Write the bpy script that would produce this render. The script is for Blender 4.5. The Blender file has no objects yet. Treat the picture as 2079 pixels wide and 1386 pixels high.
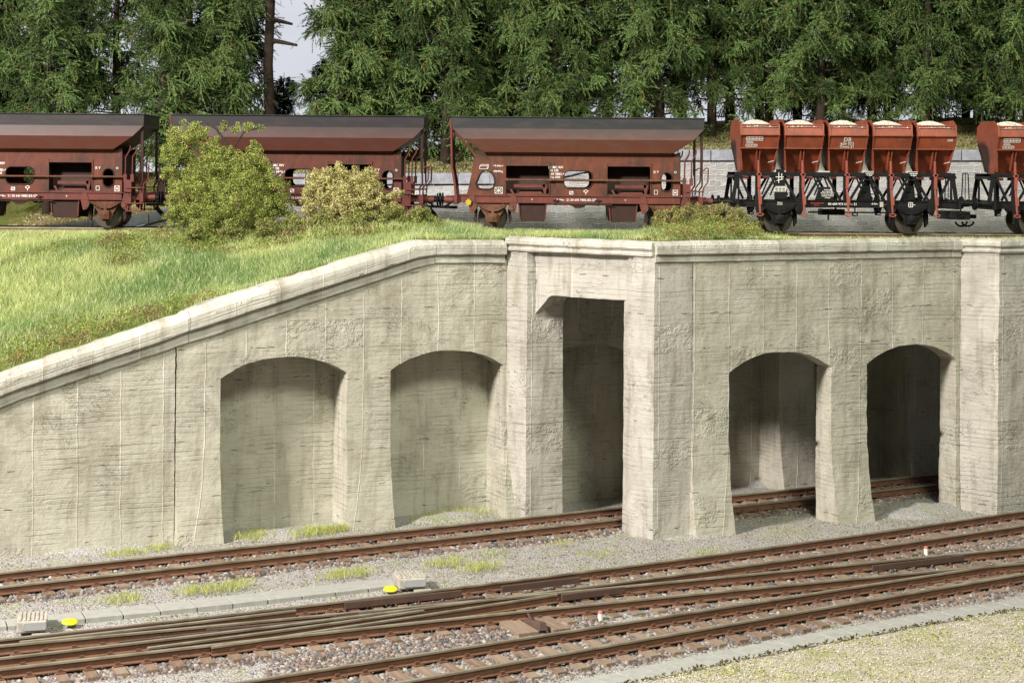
import bpy, bmesh, math, random
import numpy as np
from mathutils import Vector, Matrix, noise
random.seed(7); rng = np.random.default_rng(7)
scene = bpy.context.scene; C = scene.collection
PI = math.pi
# ---------------------------------------------------------------- camera, light, exposure
F = 3400.0; CX, CY = 1039.5, 350.0; ZC = 10.09; RHO = math.radians(0.43)
cr, sr = math.cos(RHO), math.sin(RHO)
camd = bpy.data.cameras.new('camera'); cam = bpy.data.objects.new('camera', camd); C.objects.link(cam)
camd.sensor_width = 36; camd.lens = F/2079*36; camd.shift_y = -(693-CY)/2079; camd.clip_end = 600; camd.clip_start = 1
cam.matrix_world = Matrix(((cr, -sr, 0, 0), (0, 0, -1, 0), (sr, cr, 0, ZC), (0, 0, 0, 1)))
scene.camera = cam
world = bpy.data.worlds.new('World'); scene.world = world; world.use_nodes = True
bg = world.node_tree.nodes['Background']; bg.inputs[0].default_value = (.95, .96, .96, 1); bg.inputs[1].default_value = .17
def area(name, loc, target, size, power, col):
    l = bpy.data.lights.new(name, 'AREA'); l.shape = 'DISK'; l.size = size; l.energy = power; l.color = col
    o = bpy.data.objects.new(name, l); C.objects.link(o); o.location = loc
    o.rotation_euler = (Vector(target)-Vector(loc)).to_track_quat('-Z', 'Y').to_euler()
area('key_lamp', (-42, 9, 41), (0, 51, 6), 9, 94000, (1, .925, .895))
area('front_lamp', (16, 0, 56), (2, 51, 5), 16, 38000, (.97, 1, .82))
vs = scene.view_settings; vs.view_transform = 'Standard'; vs.look = 'None'; vs.exposure = -.13; vs.gamma = 1; vs.use_curve_mapping = False

# ---------------------------------------------------------------- helpers
def unroll(x, y):
    dx, dy = x-CX, y-CY
    return dx*cr+dy*sr, -dx*sr+dy*cr
def P(x, y, D):
    a, b = unroll(x, y); return Vector((a*D/F, D, ZC-b*D/F))
def onz(x, y, z):
    a, b = unroll(x, y); D = (ZC-z)*F/b; return Vector((a*D/F, D, z))
class Plane:                                   # vertical wall plane D = a + t X
    def __init__(s, p, t):
        s.t = t; s.a = p.y-t*p.x; n = math.hypot(1, t)
        s.tan = Vector((1/n, t/n, 0)); s.nor = Vector((t/n, -1/n, 0)); s.o = Vector((0, s.a, 0))
    def px(s, x, y, off=0):                    # picture point -> (s, z) on the wall face
        a, b = unroll(x, y); k = a/F; aa = s.a-off*math.hypot(1, s.t)
        D = aa/(1-s.t*k); p = Vector((k*D, D, 0)); return (p-s.o).dot(s.tan), ZC-b*D/F
    def pt(s, u, z, n=0): 
        p = s.o+s.tan*u+s.nor*n; return Vector((p.x, p.y, z))
def tag(o, label=None, cat=None, group=None, kind=None):
    if label: o['label'] = label
    if cat: o['category'] = cat
    if group: o['group'] = group
    if kind: o['kind'] = kind
    return o
def link(name, me, m=None, parent=None):
    o = bpy.data.objects.new(name, me); C.objects.link(o)
    if m: me.materials.append(m)
    if parent: o.parent = parent
    return o
def empty(name, loc=(0, 0, 0), rz=0):
    o = bpy.data.objects.new(name, None); C.objects.link(o); o.location = loc; o.rotation_euler.z = rz; o.empty_display_size = .2
    return o
def np_mesh(name, V, Fc, col=None, smooth=False, uv=None):
    V = np.asarray(V, np.float32).reshape(-1, 3); Fc = np.asarray(Fc, np.int32); k = Fc.shape[1]
    me = bpy.data.meshes.new(name); me.vertices.add(len(V)); me.vertices.foreach_set('co', V.ravel())
    me.loops.add(Fc.size); me.loops.foreach_set('vertex_index', Fc.ravel())
    me.polygons.add(len(Fc)); me.polygons.foreach_set('loop_start', np.arange(0, Fc.size, k, dtype=np.int32))
    if smooth: me.polygons.foreach_set('use_smooth', np.ones(len(Fc), bool))
    me.update(calc_edges=True)
    if col is not None:
        a = me.color_attributes.new('Col', 'FLOAT_COLOR', 'POINT'); c = np.ones((len(V), 4), np.float32); c[:, :3] = col; a.data.foreach_set('color', c.ravel())
    if uv is not None:
        l = me.uv_layers.new(name='UV'); l.data.foreach_set('uv', np.asarray(uv, np.float32)[Fc.ravel()].ravel())
    return me
class MB:                                      # collects shapes, builds one mesh
    def __init__(s): s.v = []; s.f = []; s.uv = []
    def add(s, vs_, fs, uvs=None):
        n = len(s.v); s.v += [tuple(p) for p in vs_]; s.f += [tuple(n+i for i in f) for f in fs]
        s.uv += list(uvs) if uvs else [(0, 0)]*len(vs_); return s
    def box(s, x0, x1, y0, y1, z0, z1):
        return s.add([(x0,y0,z0),(x1,y0,z0),(x1,y1,z0),(x0,y1,z0),(x0,y0,z1),(x1,y0,z1),(x1,y1,z1),(x0,y1,z1)],
            [(3,2,1,0),(4,5,6,7),(0,1,5,4),(1,2,6,5),(2,3,7,6),(3,0,4,7)])
    def hexa(s, p): return s.add(p, [(3,2,1,0),(4,5,6,7),(0,1,5,4),(1,2,6,5),(2,3,7,6),(3,0,4,7)])
    def prism(s, pts, y0, y1):                 # polygon in x,z swept along y
        n = len(pts); return s.add([(x,y0,z) for x,z in pts]+[(x,y1,z) for x,z in pts],
            [tuple(range(n)), tuple(range(2*n-1, n-1, -1))]+[(i, n+i, n+(i+1)%n, (i+1)%n) for i in range(n)])
    def tube(s, pts, r, k=8):
        pts = [Vector(p) for p in pts]; rs = r if isinstance(r, (list, tuple)) else [r]*len(pts); V = []; Fs = []
        for i, p in enumerate(pts):
            d = (pts[min(i+1, len(pts)-1)]-pts[max(i-1, 0)]).normalized()
            a = d.cross(Vector((0, 0, 1)) if abs(d.z) < .9 else Vector((0, 1, 0))).normalized(); b = d.cross(a)
            for j in range(k):
                t = 2*PI*j/k; V.append(p+(a*math.cos(t)+b*math.sin(t))*rs[i])
        for i in range(len(pts)-1):
            for j in range(k): Fs.append((i*k+j, i*k+(j+1)%k, (i+1)*k+(j+1)%k, (i+1)*k+j))
        Fs += [tuple(range(k-1, -1, -1)), tuple(range((len(pts)-1)*k, len(pts)*k))]
        return s.add(V, Fs)
    def bar(s, a, b, w, h):                    # rectangular bar a->b lying mostly in the x,z plane, w in plane, h along y
        a, b = Vector(a), Vector(b); d = (b-a).normalized(); n = d.cross(Vector((0, 1, 0))).normalized()*w/2; q = Vector((0, h/2, 0))
        return s.hexa([a-n-q, a+n-q, a+n+q, a-n+q, b-n-q, b+n-q, b+n+q, b-n+q])
    def lathe_y(s, c, prof, k=28):             # prof (r, y)
        V = []; Fs = []
        for r, y in prof:
            for j in range(k): V.append((c[0]+r*math.cos(2*PI*j/k), c[1]+y, c[2]+r*math.sin(2*PI*j/k)))
        for i in range(len(prof)-1):
            for j in range(k): Fs.append((i*k+j, i*k+(j+1)%k, (i+1)*k+(j+1)%k, (i+1)*k+j))
        Fs += [tuple(range(k)), tuple(range(len(prof)*k-1, (len(prof)-1)*k-1, -1))]
        return s.add(V, Fs)
    def lathe_x(s, c, prof, k=20):             # prof (r, x)
        V = []; Fs = []
        for r, x in prof:
            for j in range(k): V.append((c[0]+x, c[1]+r*math.cos(2*PI*j/k), c[2]+r*math.sin(2*PI*j/k)))
        for i in range(len(prof)-1):
            for j in range(k): Fs.append((i*k+j, i*k+(j+1)%k, (i+1)*k+(j+1)%k, (i+1)*k+j))
        Fs += [tuple(range(k)), tuple(range(len(prof)*k-1, (len(prof)-1)*k-1, -1))]
        return s.add(V, Fs)
    def build(s, name, m, parent=None, bevel=0, smooth=None, wob=0):
        me = bpy.data.meshes.new(name); me.from_pydata(s.v, [], s.f); me.update()
        l = me.uv_layers.new(name='UV'); vi = np.empty(len(me.loops), np.int32); me.loops.foreach_get('vertex_index', vi)
        l.data.foreach_set('uv', np.asarray(s.uv, np.float32)[vi].ravel())
        bm = bmesh.new(); bm.from_mesh(me)
        if wob: bmesh.ops.remove_doubles(bm, verts=bm.verts, dist=.003)
        bmesh.ops.recalc_face_normals(bm, faces=bm.faces)
        if wob:
            for v in bm.verts:
                p = v.co; q = Vector((p.x*1.0, p.y*1.0, p.z*1.0))
                v.co = p+noise.noise_vector(q*1.1)*wob*.9+noise.noise_vector(q*4.5)*wob*.75+noise.noise_vector(q*11)*wob*.45
        bm.to_mesh(me); bm.free()
        o = link(name, me, m, parent)
        if bevel:
            b = o.modifiers.new('b', 'BEVEL'); b.width = bevel; b.segments = 2; b.limit_method = 'ANGLE'
        if smooth is not None:
            me.shade_smooth() if smooth >= 180 else me.set_sharp_from_angle(angle=math.radians(smooth)) if False else None
            me.polygons.foreach_set('use_smooth', np.ones(len(me.polygons), bool))
            if smooth < 180: me.set_sharp_from_angle(angle=math.radians(smooth))
        return o
def copy_tree(o, parent=None):
    c = o.copy(); C.objects.link(c); c.parent = parent
    for ch in list(o.children): copy_tree(ch, c)
    return c
# ---------------------------------------------------------------- materials
class NT:
    def __init__(s, name, rough=.8, spec=.3):
        s.m = bpy.data.materials.new(name); s.m.use_nodes = True; s.t = s.m.node_tree; s.b = s.t.nodes['Principled BSDF']
        s.b.inputs['Roughness'].default_value = rough; s.b.inputs['Specular IOR Level'].default_value = spec
    def n(s, t, **k):
        o = s.t.nodes.new(t)
        for a, v in k.items():
            if a.startswith('i_'): 
                key = a[2:]; key = int(key) if key.isdigit() else key.replace('_', ' ')
                s.set(o.inputs[key], v)
            else: setattr(o, a, v)
        return o
    def set(s, inp, v):
        if isinstance(v, bpy.types.NodeSocket): s.t.links.new(v, inp)
        elif isinstance(v, tuple) and len(v) == 3 and inp.type == 'RGBA': inp.default_value = (*v, 1)
        else: inp.default_value = v
    def coord(s, which='Object'): return s.n('ShaderNodeTexCoord').outputs[which]
    def map(s, v, scale=(1, 1, 1), rot=(0, 0, 0)):
        o = s.n('ShaderNodeMapping', i_Vector=v); o.inputs['Scale'].default_value = scale; o.inputs['Rotation'].default_value = rot; return o.outputs[0]
    def noise(s, v, scale, detail=4, rough=.55, dist=0): return s.n('ShaderNodeTexNoise', i_Vector=v, i_Scale=scale, i_Detail=detail, i_Roughness=rough, i_Distortion=dist).outputs[0]
    def vor(s, v, scale, feature='F1', out='Distance', rnd=1): return s.n('ShaderNodeTexVoronoi', feature=feature, i_Vector=v, i_Scale=scale, i_Randomness=rnd).outputs[out]
    def math(s, op, a, b=0, c=0, clamp=False): 
        o = s.n('ShaderNodeMath', operation=op, use_clamp=clamp); s.set(o.inputs[0], a); s.set(o.inputs[1], b); s.set(o.inputs[2], c); return o.outputs[0]
    def ramp(s, f, stops):
        o = s.n('ShaderNodeValToRGB'); e = o.color_ramp.elements
        while len(e) < len(stops): e.new(.5)
        for x, (p, c) in zip(e, stops): x.position = p; x.color = (*(c if isinstance(c, tuple) else (c, c, c)), 1)
        s.t.links.new(f, o.inputs[0]); return o.outputs[0]
    def mix(s, f, a, b, mode='MIX'):
        o = s.n('ShaderNodeMix', data_type='RGBA', blend_type=mode); s.set(o.inputs[0], f); s.set(o.inputs[6], a); s.set(o.inputs[7], b); return o.outputs[2]
    def bump(s, h, strength=.5, dist=.02, nrm=None):
        o = s.n('ShaderNodeBump', i_Height=h, i_Strength=strength, i_Distance=dist)
        if nrm is not None: s.t.links.new(nrm, o.inputs['Normal'])
        return o.outputs[0]
    def col(s, v): s.set(s.b.inputs['Base Color'], v)
    def nrm(s, v): s.set(s.b.inputs['Normal'], v)
def concrete(name, c1, c2, seam=1.17, stain=.5, bump=1.0):
    n = NT(name, .86, .25); uv = n.coord('UV'); xyz = n.n('ShaderNodeSeparateXYZ', i_Vector=uv).outputs; o = n.coord('Object')
    wob = n.noise(o, .8, 2); u = n.math('MULTIPLY_ADD', wob, .06, xyz[0])
    # board marks: rows of planks with changing relief
    rowf = n.math('DIVIDE', n.math('MULTIPLY_ADD', n.noise(o, .5, 2), .08, xyz[1]), .135)
    fr = n.math('FRACT', rowf); edge = n.math('ABSOLUTE', n.math('SUBTRACT', fr, .5))
    line = n.math('SMOOTH_MAX', n.math('MULTIPLY', n.math('SUBTRACT', edge, .36), 7), 0, .1)
    rowr = n.n('ShaderNodeTexWhiteNoise', noise_dimensions='1D', i_W=n.math('FLOOR', rowf)).outputs[0]
    cellu = n.math('FLOOR', n.math('DIVIDE', u, seam)); cellz = n.math('FLOOR', n.math('DIVIDE', xyz[1], .83))
    cell = n.n('ShaderNodeTexWhiteNoise', noise_dimensions='2D', i_Vector=n.n('ShaderNodeCombineXYZ', i_0=cellu, i_1=cellz).outputs[0]).outputs[0]
    panel = n.n('ShaderNodeTexWhiteNoise', noise_dimensions='1D', i_W=cellu).outputs[0]
    patchm = n.math('MULTIPLY', n.ramp(cell, [(.82, 0.), (.83, 1.)]), n.ramp(n.noise(o, 2.3, 3), [(.42, 0.), (.52, 1.)]))
    dsc = n.math('ABSOLUTE', n.math('SUBTRACT', n.math('FRACT', n.math('DIVIDE', u, seam)), .5))
    seamm = n.ramp(dsc, [(.482, 0.), (.494, 1.)])
    stretch = n.noise(n.map(uv, (1.3, 16, 1)), 1, 6, .65, .4)
    fine = n.noise(o, 16, 5, .6); mid = n.noise(o, 5, 4, .6); big = n.noise(o, .55, 4, .55)
    worm = n.vor(n.n('ShaderNodeVectorMath', operation='ADD', i_0=o, i_1=n.n('ShaderNodeTexNoise', i_Vector=o, i_Scale=5).outputs[1]).outputs[0], 6, 'SMOOTH_F1')
    amp = n.ramp(n.noise(o, .8, 3), [(.40, .0), (.60, 1.)])
    h = n.math('MULTIPLY', line, n.math('MULTIPLY', n.math('MULTIPLY', rowr, -.95), amp))
    h = n.math('MULTIPLY_ADD', stretch, .55, h); h = n.math('MULTIPLY_ADD', fine, .35, h); h = n.math('MULTIPLY_ADD', mid, 1.1, h)
    h = n.math('MULTIPLY_ADD', n.math('MULTIPLY', patchm, worm), 1.5, h); h = n.math('MULTIPLY_ADD', seamm, .5, h)
    base = n.mix(n.ramp(big, [(.35, 0.), (.65, 1.)]), c1, c2)
    base = n.mix(n.math('MULTIPLY', panel, .30), base, tuple(c*.72 for c in c1))
    base = n.mix(n.math('MULTIPLY', n.math('MULTIPLY', n.ramp(stretch, [(.36, 1.), (.46, 0.)]), n.ramp(n.noise(o, .9, 3), [(.4, .05), (.65, .85)])), stain), base, (.15, .13, .10))
    base = n.mix(n.math('MULTIPLY', n.math('MULTIPLY', line, rowr), .16*stain), base, (.13, .12, .09))
    base = n.mix(n.math('MULTIPLY', n.math('MULTIPLY', seamm, n.ramp(n.noise(o, .7, 2), [(.42, .12), (.62, 1.)])), .9), base, (.78, .75, .66))
    pits = n.ramp(n.vor(o, 9), [(.05, 1.), (.10, 0.)]); pitm = n.ramp(n.noise(o, 1.6, 3), [(.52, 0.), (.60, 1.)])
    base = n.mix(n.math('MULTIPLY', n.math('MULTIPLY', pits, pitm), .7*stain), base, (.08, .07, .05))
    base = n.mix(n.math('MULTIPLY', n.math('MULTIPLY', patchm, n.ramp(worm, [(.12, 1.), (.3, 0.)])), .55), base, (.13, .12, .09))
    drip = n.noise(n.map(uv, (3.2, .35, 1)), 1, 4, .6)
    base = n.mix(n.math('MULTIPLY', n.ramp(drip, [(.50, 0.), (.70, 1.)]), .75*stain), base, (.19, .16, .11))
    blot = n.noise(o, 1.1, 6, .7, .6); base = n.mix(n.math('MULTIPLY', n.ramp(blot, [(.52, 0.), (.66, 1.)]), .38), base, (.24, .205, .14)); base = n.mix(n.math('MULTIPLY', n.ramp(blot, [(.34, 1.), (.44, 0.)]), .35), base, (.62, .60, .52))
    wv = n.vor(n.n('ShaderNodeVectorMath', operation='ADD', i_0=n.map(o, (1, 1, 1.6)), i_1=n.n('ShaderNodeTexNoise', i_Vector=o, i_Scale=3, i_Detail=4).outputs[1]).outputs[0], 5, 'DISTANCE_TO_EDGE'); wm = n.math('MULTIPLY', n.ramp(wv, [(.008, 1.), (.03, 0.)]), n.ramp(n.noise(o, .75, 4, .65), [(.56, 0.), (.64, 1.)])); base = n.mix(n.math('MULTIPLY', wm, .6), base, (.10, .09, .06)); h = n.math('MULTIPLY_ADD', wm, -.8, h)
    speck = n.ramp(n.noise(o, 22, 3, .7), [(.30, 1.), (.38, 0.)]); base = n.mix(n.math('MULTIPLY', speck, .35), base, (.12, .11, .08))
    # cracks: broken horizontal lines where pours meet
    cz = n.math('FRACT', n.math('MULTIPLY_ADD', mid, .10, n.math('DIVIDE', xyz[1], 1.02)))
    cm = n.math('MULTIPLY', n.ramp(cz, [(.0, 0.), (.008, 1.), (.016, 1.), (.028, 0.)]), n.ramp(n.noise(n.map(uv, (1.3, .6, 1)), 1.6, 2), [(.56, 0.), (.64, 1.)]))
    base = n.mix(n.math('MULTIPLY', cm, .8), base, (.05, .045, .035)); h = n.math('MULTIPLY_ADD', cm, -2, h)
    n.col(base); n.nrm(n.bump(h, .75*bump, .03)); return n.m
def attr_mat(name, rough=.85, spec=.2, trans=0, nb=None):
    n = NT(name, rough, spec); a = n.n('ShaderNodeAttribute', attribute_name='Col').outputs[0]; n.col(a)
    if trans:
        t = n.n('ShaderNodeBsdfTranslucent', i_Color=a); mx = n.n('ShaderNodeMixShader', i_0=trans, i_1=n.b.outputs[0], i_2=t.outputs[0])
        n.t.links.new(mx.outputs[0], n.t.nodes['Material Output'].inputs[0])
    return n.m
def painted(name, c, dirt=(.05, .035, .028), amt=.5, rough=.6, sc=2.0, spec=.35):
    n = NT(name, rough, spec); o = n.coord('Object'); f = n.noise(o, sc, 6, .65); g = n.noise(n.map(o, (1, 1, .25)), 9, 4)
    b = n.mix(n.math('MULTIPLY', n.ramp(f, [(.38, 0.), (.66, 1.)]), amt), c, dirt)
    b = n.mix(n.math('MULTIPLY', n.ramp(g, [(.55, 0.), (.75, 1.)]), amt*.5), b, tuple(min(1, x*1.5+.02) for x in c))
    b = n.mix(1., b, n.n('ShaderNodeObjectInfo').outputs['Color'], 'MULTIPLY'); n.col(b); n.nrm(n.bump(n.noise(o, 40, 3), .08, .01)); return n.m
def plain(name, c, rough=.6, spec=.3, metal=0):
    n = NT(name, rough, spec); n.b.inputs['Metallic'].default_value = metal; o = n.coord('Object')
    n.col(n.mix(n.noise(o, 7, 4), tuple(x*.8 for x in c), tuple(min(1, x*1.2) for x in c))); return n.m
M = {}
M['conc'] = concrete('concrete_wall', (.53, .51, .415), (.43, .41, .33), stain=.6)
M['conc_pink'] = concrete('concrete_portal', (.53, .505, .44), (.42, .40, .345), stain=.75)
M['conc_top'] = concrete('concrete_coping', (.58, .565, .485), (.47, .45, .38), seam=1.3, stain=.75, bump=.75)
M['conc_in'] = concrete('concrete_niche', (.52, .50, .41), (.43, .41, .33), stain=.55)
M['leaf'] = attr_mat('foliage', .7, .2, .15)
M['stone'] = attr_mat('ballast_stone', .85, .25)
M['blade'] = attr_mat('grass_blades', .7, .2, .35)
M['bark'] = painted('bark', (.055, .036, .025), (.02, .016, .012), .8, .95, 3)
M['rail_side'] = painted('rail_rust', (.175, .085, .048), (.065, .038, .026), .5, .8, 3)
n = NT('rail_steel', .42, .5); n.b.inputs['Metallic'].default_value = .55; o_ = n.coord('Object')
n.col(n.mix(n.ramp(n.noise(o_, 1.7, 5), [(.35, 0.), (.7, 1.)]), (.48, .44, .33), (.27, .22, .155))); M['rail_head'] = n.m
n = NT('sleeper_wood', .9, .15); o_ = n.coord('Object'); oi = n.n('ShaderNodeObjectInfo').outputs['Random']
f = n.noise(n.map(o_, (14, 1.6, 6)), 1, 5, .6, .5)
b_ = n.mix(n.ramp(f, [(.35, 0.), (.65, 1.)]), (.115, .072, .05), (.25, .175, .125)); b_ = n.mix(n.math('MULTIPLY', oi, .55), b_, (.34, .27, .20))
n.col(b_); n.nrm(n.bump(f, .5, .015)); M['sleeper'] = n.m
M['plate'] = painted('chair_rust', (.16, .075, .045), (.08, .045, .03), .5, .85, 8)
M['w_body'] = painted('wagon_brown', (.155, .046, .024), (.045, .028, .018), .85, .58, 1.6)
n = NT('wagon_hopper', .5, .35); o_ = n.coord('Object'); z_ = n.n('ShaderNodeSeparateXYZ', i_Vector=o_).outputs[2]; oi = n.n('ShaderNodeObjectInfo').outputs['Random']
f = n.noise(o_, 1.3, 6, .65); zz = n.math('MULTIPLY_ADD', n.math('SUBTRACT', f, .5), .28, z_)
b_ = n.ramp(n.math('DIVIDE', zz, 4.2), [(.56, (.09, .03, .022)), (.62, (.10, .035, .025)), (.66, (.115, .040, .022)), (.745, (.11, .040, .026)), (.765, (.085, .038, .030)), (.83, (.058, .036, .031)), (.85, (.032, .034, .036))])
b_ = n.mix(n.math('MULTIPLY', n.ramp(n.noise(n.map(o_, (.7, 1, 2.2)), 2.2, 5), [(.45, 0.), (.75, 1.)]), .30), b_, (.12, .085, .075))
b_ = n.mix(n.ramp(n.vor(o_, 5), [(.03, .35), (.05, 0.)]), b_, (.35, .32, .3))
b_ = n.mix(1., b_, n.n('ShaderNodeObjectInfo').outputs['Color'], 'MULTIPLY'); n.col(b_); n.nrm(n.bump(f, .12, .03)); M['w_hopper'] = n.m
M['w_dark'] = painted('wagon_dark_brown', (.045, .018, .013), (.02, .012, .01), .6, .7, 2)
M['w_frame'] = painted('wagon_red_frame', (.17, .045, .033), (.07, .032, .024), .65, .55, 2.2)
M['w_rust'] = painted('running_gear_rust', (.17, .075, .04), (.06, .035, .025), .7, .8, 5)
M['black'] = painted('wagon_black', (.009, .009, .010), (.018, .016, .014), .5, .5, 3, .25)
M['tyre'] = plain('wheel_steel', (.10, .085, .07), .45, .5, .5)
M['tip_red'] = painted('skip_red', (.32, .078, .038), (.12, .04, .025), .655, .5, 1.8)
M['tip_mid'] = painted('skip_red_worn', (.24, .058, .032), (.15, .038, .022), .5, .5, 1.8)
M['tip_dark'] = painted('skip_brown', (.17, .036, .024), (.12, .028, .02), .5, .5, 1.8)
M['lever'] = painted('lever_red', (.33, .085, .06), (.2, .06, .045), .5, .55, 4)
M['white'] = plain('white_lettering', (.78, .76, .70), .7)
M['redtext'] = plain('red_lettering', (.42, .06, .03), .7)
M['silver'] = plain('light_grey_metal', (.50, .48, .43), .5)
M['yellow'] = plain('yellow_cap', (.72, .72, .02), .5); M['wagon_yellow'] = plain('yellow_paint', (.50, .36, .03), .5)
M['redcap'] = plain('red_cap', (.45, .15, .11), .45)
M['box'] = painted('point_box_cream', (.46, .43, .36), (.22, .19, .15), .7, .8, 6)
M['boxgrey'] = plain('box_panel_grey', (.36, .36, .36), .5)
M['slab'] = painted('grey_slab', (.36, .36, .325), (.26, .255, .23), .6, .85, 4)
M['load'] = attr_mat('pale_gravel', .9, .2)
M['chkrail'] = painted('check_rail_brown', (.105, .06, .045), (.06, .042, .035), .6, .7, 3)
# ================================================================ planes of the walls
ZG = -.26                                        # gravel level (rail tops are z = 0)
pL0 = onz(40, 1128, ZG); pL1 = onz(1066, 1040, ZG); TT = (pL1.y-pL0.y)/(pL1.x-pL0.x)
L = Plane(pL0, TT); B1 = onz(1325, 1093, ZG); R = Plane(B1, TT+.01)
sL = lambda x, y=900: L.px(x, y)[0]
sR = lambda x, y=900: R.px(x, y)[0]
A0 = L.pt(sL(1026), 0); B1 = Vector((B1.x, B1.y, 0))
PP = Plane(A0, (B1.y-A0.y)/(B1.x-A0.x))
A1 = PP.pt(PP.px(1068, 900)[0], 0); PS = Plane(A1, TT); A2 = PS.pt(PS.px(1142, 900)[0], 0)
B0 = PP.pt(PP.px(1281, 900)[0], 0)
R0 = R.pt(sR(1947), 0); PP2 = Plane(R0, PP.t); R1 = PP2.pt(PP2.px(2026, 900)[0], 0); PS2 = Plane(R1, TT); R2 = PS2.pt(PS2.px(2260, 900)[0], 0)
ZTOP = 8.17
# ---------------------------------------------------------------- lower ground
def fbm(x, y, s=1.0): return noise.fractal(Vector((x*s, y*s, 0)), 1, 2, 4)
n = NT('gravel_ground', .95, .15); o_ = n.coord('Object')
a_ = n.noise(o_, 2.2, 5, .6); g_ = n.vor(o_, 26, 'F1', 'Color'); gg = n.n('ShaderNodeSeparateColor', i_Color=g_).outputs[0]; gd = n.vor(o_, 26)
b_ = n.ramp(gg, [(.0, (.20, .19, .185)), (.45, (.38, .365, .345)), (.8, (.47, .455, .43)), (1., (.60, .58, .55))])
b_ = n.mix(.45, b_, n.ramp(n.noise(o_, 60, 3, .7), [(.3, (.22, .21, .20)), (.7, (.52, .50, .47))]))
mo = n.math('MULTIPLY', n.ramp(n.noise(o_, 1.1, 3, .6), [(.47, 0.), (.60, 1.)]), n.ramp(n.noise(o_, 9, 4, .7), [(.50, 0.), (.58, 1.)]))
b_ = n.mix(n.math('MULTIPLY', mo, .7), b_, (.23, .27, .06))
n.col(b_); n.nrm(n.bump(n.math('MULTIPLY_ADD', gd, -1.4, n.math('MULTIPLY', a_, .6)), .8, .03)); M['gravel'] = n.m
def grid_mesh(xs, ys, zf, uv=False):
    nx, ny = len(xs), len(ys); V = [(x, y, zf(x, y)) for y in ys for x in xs]
    Fc = [(j*nx+i, j*nx+i+1, (j+1)*nx+i+1, (j+1)*nx+i) for j in range(ny-1) for i in range(nx-1)]
    return V, Fc
def ground_z(x, y):
    d = min(abs(y-(L.a+L.t*x)), 3)                      # gravel heaped a little against the wall
    return ZG+.05*fbm(x, y, .5)-.03
V, Fc = grid_mesh(np.linspace(-26, 34, 240), np.linspace(27, 74, 190), ground_z)
tag(link('ground', np_mesh('ground', V, Fc, smooth=True), M['gravel']), kind='structure')
# mounds of fine gravel beside the wall feet
def mound(pts, w, h, name):
    rows = []; k = 9
    for i in range(len(pts)-1):
        for q in range(8): rows.append(Vector(pts[i]).lerp(Vector(pts[i+1]), q/8))
    rows.append(Vector(pts[-1])); V = []; nn = len(rows)
    for i, p in enumerate(rows):
        e = math.sin(PI*min(1, i/3, (nn-1-i)/3)/2)
        for j in range(k):
            t = j/(k-1)*2-1; nz = fbm(p.x*1.3, p.y+t*w, 1.2)
            V.append((p.x+t*w*L.nor.x*e, p.y+t*w*L.nor.y*e, ZG-.06+h*e*max(0, math.cos(t*PI/2))**1.3*(1+.5*nz)))
    Fs = [(i*k+j, i*k+j+1, (i+1)*k+j+1, (i+1)*k+j) for i in range(nn-1) for j in range(k-1)]
    return V, Fs
mb = MB()
for a, b, w, h in (((60, 1125), (340, 1100), .55, .16), ((470, 1095), (700, 1070), .7, .20), ((815, 1060), (1010, 1040), .7, .20), ((1340, 1092), (1480, 1084), .4, .12), ((1500, 985), (1650, 968), 1.2, .35), ((1780, 1048), (1960, 1026), .9, .26)):
    V, Fs = mound([onz(*a, ZG), onz(*b, ZG)], w, h, ''); mb.add(V, Fs)
tag(mb.build('gravel_banks', M['gravel'], smooth=180), kind='structure')

# ================================================================ walls
def patch(mb, pl, sf, zf, nf, ns, nz, s_uv=None):
    V = []; U = []
    for j in range(nz+1):
        for i in range(ns+1):
            a, b = i/ns, j/nz; s, z, q = sf(a, b), zf(a, b), nf(a, b)
            V.append(pl.pt(s, z, q)); U.append((s+abs(q)*(1 if s_uv is None else s_uv), z))
    k = ns+1; mb.add(V, [(j*k+i, j*k+i+1, (j+1)*k+i+1, (j+1)*k+i) for j in range(nz) for i in range(ns)], U)
def fl(z): return max(0, (3.0-z)/3.0)**1.9
def pier(mb, pl, s0, s1, z0, z1, depth, flare=.28, side=.15, el=1, er=1, nf=0):
    dz = max(4, int((z1-z0)/.16)); nsn = max(3, int((s1-s0)/.16)); nd = max(2, int(depth/.2))
    S0 = lambda z: s0-side*el*fl(z); S1 = lambda z: s1+side*er*fl(z); zz = lambda b: z0+(z1-z0)*b; N = lambda z: nf+flare*fl(z)
    patch(mb, pl, lambda a, b: S0(zz(b))+(S1(zz(b))-S0(zz(b)))*a, lambda a, b: zz(b), lambda a, b: N(zz(b)), nsn, dz)
    patch(mb, pl, lambda a, b: S0(zz(b)), lambda a, b: zz(b), lambda a, b: -depth+(N(zz(b))+depth)*a, nd, dz)
    patch(mb, pl, lambda a, b: S1(zz(b)), lambda a, b: zz(b), lambda a, b: N(zz(b))-(N(zz(b))+depth)*a, nd, dz)
    patch(mb, pl, lambda a, b: S1(zz(b))+(S0(zz(b))-S1(zz(b)))*a, lambda a, b: zz(b), lambda a, b: -depth, nsn, 2)
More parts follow.
